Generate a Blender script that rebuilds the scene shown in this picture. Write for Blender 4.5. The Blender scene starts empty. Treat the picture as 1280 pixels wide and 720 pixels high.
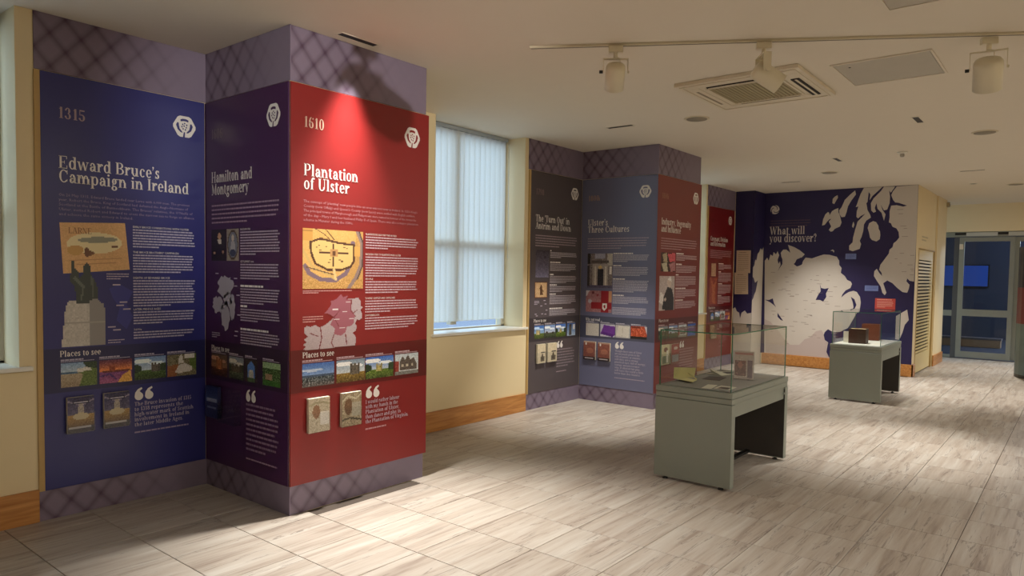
import bpy, bmesh, math, random
import numpy as np
from mathutils import Vector, Matrix
SC = bpy.context.scene
COL = SC.collection
R = math.radians
H = 2.985                                   # ceiling height

def lin(c):
    f = lambda v: v/12.92 if v <= .04045 else ((v+.055)/1.055)**2.4
    return tuple(f(v/255.) for v in c)

# ------------------------------------------------------------------ camera
FPX, CXP, CYP = 881.38, 659.42, 380.12
yaw, pitch, roll = R(38.345), R(-2.511), R(.9415)
Fw = Vector((math.cos(yaw)*math.cos(pitch), math.sin(yaw)*math.cos(pitch), math.sin(pitch)))
r0 = Vector((math.sin(yaw), -math.cos(yaw), 0)); u0 = r0.cross(Fw)
Rt = r0*math.cos(roll)+u0*math.sin(roll); Up = u0*math.cos(roll)-r0*math.sin(roll)
cd = bpy.data.cameras.new('camera'); cam = bpy.data.objects.new('camera', cd); COL.objects.link(cam)
M = Matrix((Rt, Up, -Fw)).transposed().to_4x4(); M.translation = Vector((0, 0, 1.52)); cam.matrix_world = M
cd.sensor_width = 36; cd.lens = FPX/1280*36
cd.shift_x = -(CXP-640)/1280; cd.shift_y = (CYP-360)/1280; cd.clip_start = .05; cd.clip_end = 200
SC.camera = cam
def px(p):
    q = Vector(p)-Vector((0, 0, 1.52)); z = q.dot(Fw)
    return (CXP+FPX*q.dot(Rt)/z, CYP-FPX*q.dot(Up)/z, z)

# ------------------------------------------------------------------ world, exposure
W = bpy.data.worlds.new('dusk'); SC.world = W; W.use_nodes = True
WB = W.node_tree.nodes['Background']; WB.inputs[0].default_value = (.48, .62, .78, 1); WB.inputs[1].default_value = 4.0
vs = SC.view_settings; vs.view_transform = 'Standard'; vs.look = 'None'; vs.gamma = 1; vs.use_curve_mapping = False; vs.exposure = .12

# ------------------------------------------------------------------ lamps of the room
WARM = (1, .95, .875); WARM2 = (1, .96, .90)
def spot(loc, to, power, cone, blend=.5, size=.03, col=WARM):
    l = bpy.data.lights.new('spot_lamp', 'SPOT'); l.energy = power; l.color = col
    l.spot_size = R(cone); l.spot_blend = blend; l.shadow_soft_size = size
    o = bpy.data.objects.new('spot_lamp', l); COL.objects.link(o); o.location = loc
    o.rotation_euler = (Vector(to)-Vector(loc)).to_track_quat('-Z', 'Y').to_euler(); return o
def area(loc, power, size, col=WARM, rot=(0, 0, 0), sy=None):
    l = bpy.data.lights.new('ambient_lamp', 'AREA'); l.energy = power; l.color = col; l.size = size
    if sy: l.shape = 'RECTANGLE'; l.size_y = sy
    o = bpy.data.objects.new('ambient_lamp', l); COL.objects.link(o); o.location = loc; o.rotation_euler = rot; return o
# downlights hidden in the dark ceiling slots
spot((2.90, 3.685, 2.97), (2.72, 2.84, 0), 700, 74, 1.0, .05)
spot((6.08, 3.66, 2.97), (6.35, 4.25, 0), 300, 60, .9, .04)
spot((7.35, 1.27, 2.97), (7.0, 1.6, 0), 400, 62, .9, .05)
spot((9.25, 2.47, 2.97), (9.5, 2.3, 0), 230, 60, .9, .05)
spot((11.05, 3.62, 2.97), (11.5, 3.2, 0), 330, 84, .9, .05)
spot((11.09, 1.25, 2.97), (11.2, 1.1, 0), 300, 66, .9, .05)
spot((14.2, 1.0, 2.97), (14.2, .9, 0), 260, 80, .9, .05)
# track spot beyond the camera whose beam passes the spotlight head hung near the red panel
spot((.97, .03, 2.93), (3.0, 3.79, 2.45), 330, 40, .6, .03, WARM2)
# unseen lamps added for general ambient light, behind and beside the camera
for x, y, p in ((-2.6, -.8, 16), (.6, -1.6, 46), (3.6, -2.4, 58), (7.0, -2.6, 58), (10.5, -2.2, 50), (14.0, -1.6, 34)):
    area((x, y, 2.95), p, .6)

# ------------------------------------------------------------------ materials
MATS = {}
def nt(name):
    m = bpy.data.materials.new(name); m.use_nodes = True; n = m.node_tree
    return m, n, n.nodes['Principled BSDF']
def mat(name, rgb, rough=.6, metal=0, spec=.5, var=.06, vs_=6, bump=.0, bs=60, emit=None, es=0):
    if name in MATS: return MATS[name]
    m, n, b = nt(name); c = lin(rgb)
    b.inputs['Roughness'].default_value = rough; b.inputs['Metallic'].default_value = metal
    b.inputs['Specular IOR Level'].default_value = spec
    tc = n.nodes.new('ShaderNodeTexCoord'); no = n.nodes.new('ShaderNodeTexNoise'); no.inputs['Scale'].default_value = vs_; no.inputs['Detail'].default_value = 4
    n.links.new(tc.outputs['Object'], no.inputs['Vector'])
    mx = n.nodes.new('ShaderNodeMix'); mx.data_type = 'RGBA'
    mx.inputs[6].default_value = (*[v*(1-var) for v in c], 1); mx.inputs[7].default_value = (*[min(1, v*(1+var)) for v in c], 1)
    n.links.new(no.outputs['Fac'], mx.inputs[0]); n.links.new(mx.outputs[2], b.inputs['Base Color'])
    if bump:
        n2 = n.nodes.new('ShaderNodeTexNoise'); n2.inputs['Scale'].default_value = bs; n.links.new(tc.outputs['Object'], n2.inputs['Vector'])
        bp = n.nodes.new('ShaderNodeBump'); bp.inputs['Strength'].default_value = bump; bp.inputs['Distance'].default_value = .002
        n.links.new(n2.outputs['Fac'], bp.inputs['Height']); n.links.new(bp.outputs[0], b.inputs['Normal'])
    if emit:
        b.inputs['Emission Color'].default_value = (*lin(emit), 1); b.inputs['Emission Strength'].default_value = es
    MATS[name] = m; return m
def math_(n, op, a, b=None, c=None, clamp=False):
    k = n.nodes.new('ShaderNodeMath'); k.operation = op; k.use_clamp = clamp
    for i, v in enumerate((a, b, c)):
        if v is None: continue
        if isinstance(v, (int, float)): k.inputs[i].default_value = v
        else: n.links.new(v, k.inputs[i])
    return k.outputs[0]
def mix_(n, f, a, b):
    k = n.nodes.new('ShaderNodeMix'); k.data_type = 'RGBA'
    for i, v in ((0, f), (6, a), (7, b)):
        if isinstance(v, tuple): k.inputs[i].default_value = (*v, 1)
        elif isinstance(v, (int, float)): k.inputs[i].default_value = v
        else: n.links.new(v, k.inputs[i])
    return k.outputs[2]

def lattice_mat(name, base, dark, wid=1.1):
    m, n, b = nt(name); b.inputs['Roughness'].default_value = .42
    tc = n.nodes.new('ShaderNodeTexCoord'); s = n.nodes.new('ShaderNodeSeparateXYZ'); n.links.new(tc.outputs['Object'], s.inputs[0])
    u, z = s.outputs[0], s.outputs[2]
    P = .165; zz = math_(n, 'MULTIPLY', z, .86)
    tot = None
    for sg in (1, -1):
        t = math_(n, 'ADD', u, zz) if sg > 0 else math_(n, 'SUBTRACT', u, zz)
        f = math_(n, 'ABSOLUTE', math_(n, 'SUBTRACT', math_(n, 'FRACT', math_(n, 'DIVIDE', t, P)), .5))
        wide = math_(n, 'SUBTRACT', 1, math_(n, 'SMOOTH_MIN', 1, math_(n, 'MULTIPLY', f, 4.2), .1), clamp=True)
        thin = math_(n, 'SUBTRACT', 1, math_(n, 'MULTIPLY', math_(n, 'ABSOLUTE', math_(n, 'SUBTRACT', f, .03)), 60), clamp=True)
        v = math_(n, 'ADD', math_(n, 'MULTIPLY', wide, .6), math_(n, 'MULTIPLY', thin, .35))
        tot = v if tot is None else math_(n, 'ADD', tot, v)
    fade = n.nodes.new('ShaderNodeMapRange'); fade.interpolation_type = 'SMOOTHSTEP'
    fade.inputs[1].default_value = wid*.25; fade.inputs[2].default_value = wid*.85; fade.inputs[3].default_value = 1; fade.inputs[4].default_value = .04
    n.links.new(u, fade.inputs[0])
    f = math_(n, 'MULTIPLY', math_(n, 'MULTIPLY', tot, fade.outputs[0]), .75, clamp=True)
    n.links.new(mix_(n, f, lin(base), lin(dark)), b.inputs['Base Color']); return m

def oak_mat():
    m, n, b = nt('oak'); b.inputs['Roughness'].default_value = .4
    tc = n.nodes.new('ShaderNodeTexCoord'); mp = n.nodes.new('ShaderNodeMapping'); mp.inputs['Scale'].default_value = (1.5, 14, 22)
    n.links.new(tc.outputs['Object'], mp.inputs[0]); no = n.nodes.new('ShaderNodeTexNoise'); no.inputs['Scale'].default_value = 2; no.inputs['Detail'].default_value = 6; no.inputs['Distortion'].default_value = .8
    n.links.new(mp.outputs[0], no.inputs['Vector'])
    cr = n.nodes.new('ShaderNodeValToRGB'); cr.color_ramp.elements[0].position = .3; cr.color_ramp.elements[1].position = .72
    cr.color_ramp.elements[0].color = (*lin((168, 106, 48)), 1); cr.color_ramp.elements[1].color = (*lin((208, 150, 84)), 1)
    n.links.new(no.outputs['Fac'], cr.inputs[0]); n.links.new(cr.outputs[0], b.inputs['Base Color']); return m

TX0, TPX, TY0, TPY = 1.71, .4385, 2.332, .4515
def tile_mat():
    m, n, b = nt('travertine_tile'); g = n.nodes.new('ShaderNodeNewGeometry'); s = n.nodes.new('ShaderNodeSeparateXYZ'); n.links.new(g.outputs['Position'], s.inputs[0])
    ix = math_(n, 'FLOOR', math_(n, 'DIVIDE', math_(n, 'SUBTRACT', s.outputs[0], TX0), TPX))
    iy = math_(n, 'FLOOR', math_(n, 'DIVIDE', math_(n, 'SUBTRACT', s.outputs[1], TY0), TPY))
    cb = n.nodes.new('ShaderNodeCombineXYZ'); n.links.new(ix, cb.inputs[0]); n.links.new(iy, cb.inputs[1])
    wn = n.nodes.new('ShaderNodeTexWhiteNoise'); wn.noise_dimensions = '3D'; n.links.new(cb.outputs[0], wn.inputs['Vector'])
    of = n.nodes.new('ShaderNodeVectorMath'); of.operation = 'MULTIPLY_ADD'; n.links.new(wn.outputs['Color'], of.inputs[0]); of.inputs[1].default_value = (9, 9, 9); n.links.new(g.outputs['Position'], of.inputs[2])
    def streak(sx, sy, det, dist):
        mp = n.nodes.new('ShaderNodeMapping'); mp.inputs['Scale'].default_value = (sx, sy, 1); n.links.new(of.outputs[0], mp.inputs[0])
        no = n.nodes.new('ShaderNodeTexNoise'); no.inputs['Scale'].default_value = 1; no.inputs['Detail'].default_value = det; no.inputs['Distortion'].default_value = dist; no.inputs['Roughness'].default_value = .6
        n.links.new(mp.outputs[0], no.inputs['Vector']); return no.outputs['Fac']
    a = streak(1.1, 15, 6, .4); c = streak(2.4, 46, 4, .6); d = streak(.9, 4, 3, .2)
    cr = n.nodes.new('ShaderNodeValToRGB'); e = cr.color_ramp.elements
    e[0].position = .30; e[0].color = (*lin((146, 131, 120)), 1); e[1].position = .66; e[1].color = (*lin((202, 197, 188)), 1)
    k = e.new(.46); k.color = (*lin((182, 171, 159)), 1)
    n.links.new(math_(n, 'ADD', math_(n, 'MULTIPLY', a, .72), math_(n, 'MULTIPLY', c, .28)), cr.inputs[0])
    # thin dark veins
    v = math_(n, 'SUBTRACT', 1, math_(n, 'MULTIPLY', math_(n, 'ABSOLUTE', math_(n, 'SUBTRACT', streak(1.0, 13, 5, 1.0), .42)), 42), clamp=True)
    vm = math_(n, 'MULTIPLY', v, math_(n, 'GREATER_THAN', c, .47))
    col = mix_(n, math_(n, 'MULTIPLY', vm, .6), cr.outputs[0], lin((98, 84, 76)))
    tone = n.nodes.new('ShaderNodeMix'); tone.data_type = 'RGBA'; tone.blend_type = 'MULTIPLY'; tone.inputs[0].default_value = 1
    n.links.new(col, tone.inputs[6])
    tv = mix_(n, math_(n, 'MULTIPLY_ADD', wn.outputs['Value'], .5, math_(n, 'MULTIPLY', d, .5)), (.85, .84, .83), (.99, .985, .98))
    n.links.new(tv, tone.inputs[7]); n.links.new(tone.outputs[2], b.inputs['Base Color'])
    rr = math_(n, 'MULTIPLY_ADD', a, .25, .36); n.links.new(rr, b.inputs['Roughness'])
    bp = n.nodes.new('ShaderNodeBump'); bp.inputs['Strength'].default_value = .25; bp.inputs['Distance'].default_value = .001; n.links.new(c, bp.inputs['Height']); n.links.new(bp.outputs[0], b.inputs['Normal'])
    return m

def glass_mat(name, tint=(.93, .97, .95), ior=1.45, gmax=1.0):
    m = bpy.data.materials.new(name); m.use_nodes = True; n = m.node_tree; n.nodes.clear()
    o = n.nodes.new('ShaderNodeOutputMaterial'); t = n.nodes.new('ShaderNodeBsdfTransparent'); t.inputs[0].default_value = (*tint, 1)
    g = n.nodes.new('ShaderNodeBsdfGlossy'); g.inputs['Roughness'].default_value = .02; f = n.nodes.new('ShaderNodeFresnel'); f.inputs[0].default_value = ior
    mx = n.nodes.new('ShaderNodeMixShader'); gg = n.nodes.new('ShaderNodeNewGeometry'); n.links.new(math_(n, 'MULTIPLY', f.outputs[0], math_(n, 'SUBTRACT', 1, gg.outputs['Backfacing'])), mx.inputs[0]); n.links.new(t.outputs[0], mx.inputs[1]); n.links.new(g.outputs[0], mx.inputs[2]); n.links.new(mx.outputs[0], o.inputs[0]); return m
def blind_mat():
    m = bpy.data.materials.new('blind_fabric'); m.use_nodes = True; n = m.node_tree; n.nodes.clear()
    o = n.nodes.new('ShaderNodeOutputMaterial'); d = n.nodes.new('ShaderNodeBsdfDiffuse'); t = n.nodes.new('ShaderNodeBsdfTranslucent')
    tc = n.nodes.new('ShaderNodeTexCoord'); no = n.nodes.new('ShaderNodeTexNoise'); no.inputs['Scale'].default_value = 90; n.links.new(tc.outputs['Object'], no.inputs[0])
    c = mix_(n, no.outputs['Fac'], (.70, .70, .64), (.80, .80, .74)); n.links.new(c, d.inputs[0]); n.links.new(c, t.inputs[0])
    mx = n.nodes.new('ShaderNodeMixShader'); mx.inputs[0].default_value = .55; n.links.new(d.outputs[0], mx.inputs[1]); n.links.new(t.outputs[0], mx.inputs[2]); n.links.new(mx.outputs[0], o.inputs[0]); return m
def attr_mat():
    m, n, b = nt('printed_picture'); a = n.nodes.new('ShaderNodeAttribute'); a.attribute_name = 'Col'
    n.links.new(a.outputs['Color'], b.inputs['Base Color']); b.inputs['Roughness'].default_value = .4; return m

OAK = oak_mat(); TILE = tile_mat(); GLASS = glass_mat('case_glass', (.975, .988, .98), 1.5); WGLASS = glass_mat('window_glass', (.93, .965, .985)); ACRY = glass_mat('clear_acrylic', (.97, .975, .98), 1.4)
BLIND = blind_mat(); PIC = attr_mat()
CREAM = mat('cream_paint', (232, 214, 172), .75, var=.02, bump=.15, bs=180)
CEIL = mat('ceiling_paint', (228, 219, 202), .85, var=.015, bump=.1, bs=120)
WHITEP = mat('white_gloss', (232, 230, 220), .35, var=.02)
FIX = mat('cream_enamel', (222, 212, 184), .35, var=.02)
FIXD = mat('cream_plastic', (214, 204, 178), .5, var=.02)
BLACK = mat('black_plastic', (18, 17, 18), .45)
GREY = mat('grey_green_laminate', (140, 146, 136), .45, var=.03)
GREYD = mat('grey_deck', (146, 144, 140), .7, var=.04)
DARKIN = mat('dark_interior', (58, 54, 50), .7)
ALU = mat('aluminium', (150, 156, 150), .38, .6)
GLEDGE = mat('green_glass_edge', (64, 122, 98), .15)
LATT = lattice_mat('lattice_band', (129, 116, 135), (74, 52, 73))
PRINTW = mat('white_print', (236, 232, 226), .45, var=.01)
PRINTG = mat('pale_print', (186, 176, 190), .45, var=.01)

# ------------------------------------------------------------------ mesh helpers
def link(name, me, m=None, parent=None, loc=(0, 0, 0), rz=0):
    o = bpy.data.objects.new(name, me); COL.objects.link(o)
    if m is not None and me is not None:
        for k in (m if isinstance(m, (list, tuple)) else [m]): me.materials.append(k)
    if parent: o.parent = parent
    o.location = loc; o.rotation_euler = (0, 0, rz); return o
def thing(name, label, cat, loc=(0, 0, 0), rz=0, group=None):
    o = link(name, None, None, None, loc, rz); o['label'] = label; o['category'] = cat
    if group: o['group'] = group
    return o
def tag(o, label, cat, group=None):
    o['label'] = label; o['category'] = cat
    if group: o['group'] = group
    return o
def struct(o): o['kind'] = 'structure'; return o
def bm_box(bm, x0, x1, y0, y1, z0, z1, mi=0):
    v = [bm.verts.new((x, y, z)) for z in (z0, z1) for y in (y0, y1) for x in (x0, x1)]
    for f in ((0, 2, 3, 1), (4, 5, 7, 6), (0, 1, 5, 4), (2, 6, 7, 3), (0, 4, 6, 2), (1, 3, 7, 5)):
        k = bm.faces.new([v[i] for i in f]); k.material_index = mi
def fin(bm, name, bevel=0, smooth=False):
    if bevel:
        bmesh.ops.bevel(bm, geom=list(bm.edges), offset=bevel, segments=1, affect='EDGES', clamp_overlap=True)
    bmesh.ops.recalc_face_normals(bm, faces=bm.faces)
    me = bpy.data.meshes.new(name); bm.to_mesh(me); bm.free()
    if smooth:
        for p in me.polygons: p.use_smooth = True
    return me
def boxes(name, lst, m, parent=None, bevel=0, loc=(0, 0, 0), rz=0):
    bm = bmesh.new()
    for b in lst: bm_box(bm, *b)
    return link(name, fin(bm, name, bevel), m, parent, loc, rz)
def cyl_bm(bm, p0, p1, ra, rb=None, n=24, caps=(True, True)):
    rb = ra if rb is None else rb; p0 = Vector(p0); p1 = Vector(p1); d = (p1-p0).normalized()
    a = d.orthogonal().normalized(); b = d.cross(a)
    A = [bm.verts.new(p0+ra*(a*math.cos(t)+b*math.sin(t))) for t in [2*math.pi*i/n for i in range(n)]]
    B = [bm.verts.new(p1+rb*(a*math.cos(t)+b*math.sin(t))) for t in [2*math.pi*i/n for i in range(n)]]
    for i in range(n): bm.faces.new((A[i], A[(i+1) % n], B[(i+1) % n], B[i]))
    if caps[0]: bm.faces.new(A[::-1])
    if caps[1]: bm.faces.new(B)
def tube(name, pts, r, m, parent=None, n=8):
    bm = bmesh.new()
    for a, b in zip(pts[:-1], pts[1:]): cyl_bm(bm, a, b, r, n=n)
    return link(name, fin(bm, name, smooth=True), m, parent)
def lathe(name, prof, m, parent=None, n=32, axis=None, loc=(0, 0, 0)):
    bm = bmesh.new(); rings = []
    for r_, z in prof: rings.append([bm.verts.new((r_*math.cos(2*math.pi*i/n), r_*math.sin(2*math.pi*i/n), z)) for i in range(n)])
    for a, b in zip(rings[:-1], rings[1:]):
        for i in range(n): bm.faces.new((a[i], a[(i+1) % n], b[(i+1) % n], b[i]))
    bmesh.ops.remove_doubles(bm, verts=bm.verts, dist=1e-5)
    o = link(name, fin(bm, name), m, parent, loc)
    for p in o.data.polygons: p.use_smooth = True
    if axis is not None: o.rotation_euler = Vector(axis).to_track_quat('Z', 'Y').to_euler()
    return o
# flat prints live in panel space: (u, z) -> local (u, -depth, z)
def flat(name, polys, m, parent, d):
    V, Fc = [], []
    for p in polys:
        k = len(V); V += [(x, -d, z) for x, z in p]; Fc.append(tuple(range(k, k+len(p))))
    me = bpy.data.meshes.new(name); me.from_pydata(V, [], Fc); me.update(); return link(name, me, m, parent)
def rect(x0, z0, x1, z1): return [(x0, z0), (x1, z0), (x1, z1), (x0, z1)]

# ------------------------------------------------------------------ slab-serif lettering
GT, Gt, GX = .165, .08, .70
G = {
'E': '.78 s.19,0,1,bt r.1,.945,.68,1 r.1,0,.7,.055 r.19,.48,.5,.53 r.63,.76,.68,1 r.65,0,.7,.26 r.46,.38,.5,.63',
'C': '.80 a.42,.5,.36,.52,42,318 r.66,.66,.71,1 r.66,.1,.7,.26', 'B': '.8 s.19,0,1,bt a.4,.75,.29,.25,-90,90 r.19,.945,.4,1 r.19,.48,.42,.535 a.42,.265,.33,.265,-90,90 r.19,0,.42,.055',
'I': '.42 s.21,0,1,bt', 'P': '.76 s.19,0,1,bt r.19,.945,.42,1 r.19,.43,.42,.485 a.42,.715,.3,.285,-90,90',
'U': '.86 s.2,.3,1,t r.66,.3,.71,1 r.55,.945,.82,1 a.42,.32,.3,.34,180,360', 'T': '.78 s.39,0,1,b r.05,.945,.73,1 r.05,.74,.1,1 r.68,.74,.73,1',
'H': '.92 s.2,0,1,bt s.72,0,1,bt r.2,.48,.72,.53', 'M': '1.1 r.17,0,.22,1 d.22,1,.54,.1,.15 d.54,.1,.88,1,.06 s.89,0,1,bt r.07,0,.32,.055 r.05,.945,.26,1',
'A': '.86 d.13,0,.43,1,.06 d.72,0,.43,1,.17 r.02,0,.26,.055 r.55,0,.86,.055 r.22,.32,.62,.37', 'D': '.86 s.19,0,1,bt a.42,.5,.38,.5,-90,90 r.19,.945,.42,1 r.19,0,.42,.055',
'O': '.86 a.43,.5,.37,.52,0,360', 'V': '.84 d.14,1,.44,0,.17 d.72,1,.44,0,.06 r.0,.945,.3,1 r.56,.945,.86,1',
'W': '1.2 d.14,1,.38,0,.16 d.6,1,.38,0,.06 d.6,1,.84,0,.16 d1.06,1,.84,0,.06 r.0,.945,.28,1 r.92,.945,1.18,1',
'R': '.8 s.19,0,1,bt r.19,.945,.42,1 r.19,.43,.42,.485 a.42,.715,.3,.285,-90,90 d.74,0,.42,.48,.16 r.62,0,.84,.055', 'L': '.7 s.19,0,1,bt r.19,0,.66,.055 r.61,0,.66,.3', 'N': '.9 r.15,0,.2,1 d.2,1,.7,0,.16 r.7,0,.75,1 r.05,0,.3,.055 r.05,.945,.25,1 r.6,.945,.85,1', 'S': '.66 a.33,.74,.22,.27,20,270 a.33,.26,.25,.28,-160,90 r.5,.7,.55,1 r.08,0,.13,.3',
'a': '.64 a.26,.19,.19,.21,60,360 s.46,.05,.48,- a.3,.49,.2,.22,0,150 o.16,.5,.07 r.46,0,.62,.05 r.24,.36,.46,.41', 'b': '.68 s.15,0,1,l a.37,.34,.26,.37,-150,150',
'c': '.58 a.32,.35,.26,.37,45,315 o.45,.55,.075', 'd': '.70 a.31,.35,.26,.37,30,330 s.52,0,1,l r.52,0,.67,.05', 'e': '.6 a.32,.35,.26,.37,0,318 r.12,.33,.56,.38',
'f': '.44 s.2,0,.8,b a.34,.79,.19,.23,60,180 r.04,.65,.38,.7 o.41,.92,.07', 'g': '.64 a.29,.46,.2,.25,0,360 a.29,-.1,.25,.2,0,360 r.4,.62,.62,.69 r.13,.08,.2,.25',
'h': '.76 s.17,0,1,lb a.38,.44,.22,.28,0,180 s.56,0,.45,b', 'i': '.38 s.19,0,.7,lb o.18,.92,.095', 'k': '.72 s.17,0,1,lb d.25,.3,.52,.68,.06 d.56,0,.34,.42,.15 r.4,.65,.66,.7 r.44,0,.72,.05',
'l': '.38 s.19,0,1,lb', 'm': '1.12 s.17,0,.7,lb a.37,.44,.2,.28,0,180 s.55,0,.45,b a.74,.44,.2,.28,0,180 s.93,0,.45,b', 'n': '.76 s.17,0,.7,lb a.38,.44,.22,.28,0,180 s.57,0,.45,b',
'o': '.63 a.315,.35,.27,.37,0,360', 'p': '.69 s.16,-.3,.7,lb a.37,.35,.27,.37,-150,150', 'r': '.54 s.17,0,.7,lb a.4,.44,.2,.27,70,180 o.45,.6,.085',
's': '.52 a.26,.52,.17,.2,20,270 a.26,.19,.19,.21,-160,90 r.39,.48,.43,.7 r.07,0,.11,.24', 't': '.46 s.19,.12,.82,- r.03,.65,.42,.7 a.32,.17,.2,.19,180,300',
'u': '.76 s.17,.2,.7,l a.36,.24,.22,.26,180,360 s.56,0,.7,l r.56,0,.72,.05', 'v': '.66 d.13,.7,.34,0,.15 d.56,.7,.34,0,.05 r0,.65,.26,.7 r.42,.65,.66,.7',
'w': '.96 d.13,.7,.3,0,.14 d.49,.7,.3,0,.05 d.49,.7,.67,0,.14 d.86,.7,.67,0,.05 r0,.65,.24,.7 r.74,.65,.96,.7', 'y': '.66 d.13,.7,.34,0,.15 d.56,.7,.2,-.28,.05 r0,.65,.26,.7 r.42,.65,.66,.7 o.13,-.22,.085',
'0': '.64 a.32,.5,.26,.52,0,360', '1': '.5 s.27,0,1,b r.12,.82,.27,.87', '2': '.6 a.3,.72,.2,.29,0,170 d.12,.04,.44,.7,.08 r.08,0,.54,.12', '3': '.6 a.28,.74,.2,.27,-90,150 a.28,.25,.24,.27,-150,90 o.13,.8,.07 o.11,.2,.08',
'5': '.6 r.1,.88,.5,1 r.1,.5,.15,1 a.28,.3,.25,.31,-150,120 o.11,.2,.08', '6': '.62 a.31,.3,.25,.31,0,360 a.36,.5,.3,.52,100,190 o.5,.88,.07', '7': '.56 r.08,.86,.52,1 d.22,0,.46,.9,.14',
'8': '.62 a.31,.74,.21,.27,0,360 a.31,.26,.26,.28,0,360', '9': '.62 a.31,.7,.25,.31,0,360 a.26,.5,.3,.52,-80,10 o.13,.12,.07', ',': '.28 o.12,.07,.085 d.08,-.17,.16,.07,.06', '.': '.28 o.12,.08,.085',
"'": '.24 o.12,.92,.085 d.08,.68,.16,.9,.06', '-': '.36 r.05,.29,.31,.37', '?': '.56 a.26,.76,.2,.25,-70,160 r.24,.24,.3,.55 o.27,.09,.09 o.11,.78,.07', '&': '.84 a.34,.77,.16,.24,0,360 a.32,.25,.25,.27,20,340 d.66,0,.28,.66,.13 r.5,.42,.8,.47', ' ': '.34'}
def seg(v): return [float(k) for k in v.split(',')]
def glyph(ch):
    sp = G.get(ch, G['o']).split(' '); adv = float(sp[0]) if sp[0] else .34; P = []
    for t in sp[1:]:
        k, a = t[0], t[1:]
        if k == 'r': a = seg(a); P.append(rect(*a))
        elif k == 's':
            *n_, fl = a.split(','); x, y0, y1 = map(float, n_); P.append(rect(x-GT/2, y0, x+GT/2, y1))
            if 'b' in fl: P.append(rect(x-GT/2-.07, y0, x+GT/2+.07, y0+.05))
            if 't' in fl: P.append(rect(x-GT/2-.07, y1-.05, x+GT/2+.07, y1))
            if 'l' in fl: P.append(rect(x-GT/2-.08, y1-.06, x, y1))
        elif k == 'd':
            x0, y0, x1, y1, w = seg(a); q = [(x0-w/2, y0), (x0+w/2, y0), (x1+w/2, y1), (x1-w/2, y1)]; P.append(q if y1 > y0 else q[::-1])
        elif k == 'o':
            x, y, r_ = seg(a); P.append([(x+r_*math.cos(i*math.pi/4), y+r_*math.sin(i*math.pi/4)) for i in range(8)])
        elif k == 'a':
            cx, cy, rx, ry, a0, a1 = seg(a); N = max(3, int(abs(a1-a0)/24)); pr = None
            for i in range(N+1):
                th = R(a0+(a1-a0)*i/N); th_ = Gt+(GT-Gt)*abs(math.cos(th))**1.3
                o = (cx+rx*math.cos(th), cy+ry*math.sin(th)); q = (cx+(rx-th_)*math.cos(th), cy+(ry-max(Gt, th_*.55))*math.sin(th))
                if pr: P.append([pr[1], pr[0], o, q])
                pr = (o, q)
    return adv, P
GC = {c: glyph(c) for c in G}
def serif(text, x, z, cap, width=None, sx=1.0):
    adv = sum(GC.get(c, GC['o'])[0] for c in text)
    if width: sx = width/(adv*cap)
    out = []; cx = x
    for c in text:
        a, P = GC.get(c, GC['o'])
        for p in P: out.append([(cx+q[0]*cap*sx, z+q[1]*cap) for q in p])
        cx += a*cap*sx
    return out
def sans(name, text, x, z, size, m, parent, d, width=None):
    cu = bpy.data.curves.new('t', 'FONT'); cu.body = text; cu.size = size; cu.resolution_u = 1
    ob = bpy.data.objects.new('t', cu); me = bpy.data.meshes.new_from_object(ob)
    bpy.data.objects.remove(ob); bpy.data.curves.remove(cu)
    if not me.vertices: return []
    P = []; vs_ = [v.co.copy() for v in me.vertices]; xm = max(v.x for v in vs_) or 1; s = (width/xm) if width else 1
    for f in me.polygons: P.append([(x+vs_[i].x*s, z+vs_[i].y) for i in f.vertices])
    bpy.data.meshes.remove(me); return P
def bars(x0, x1, z1, n, pitch, h, seed, last=.6, jag=.06):
    rn = random.Random(seed); out = []
    for i in range(n):
        z = z1-i*pitch; end = x1-rn.random()*jag*(x1-x0) if i < n-1 else x0+(x1-x0)*last; x = x0
        while x < end-.004:
            w = min(rn.uniform(.008, .034)*h/.009, end-x); out.append(rect(x, z-h, x+w, z)); x += w+.35*h
    return out

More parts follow.
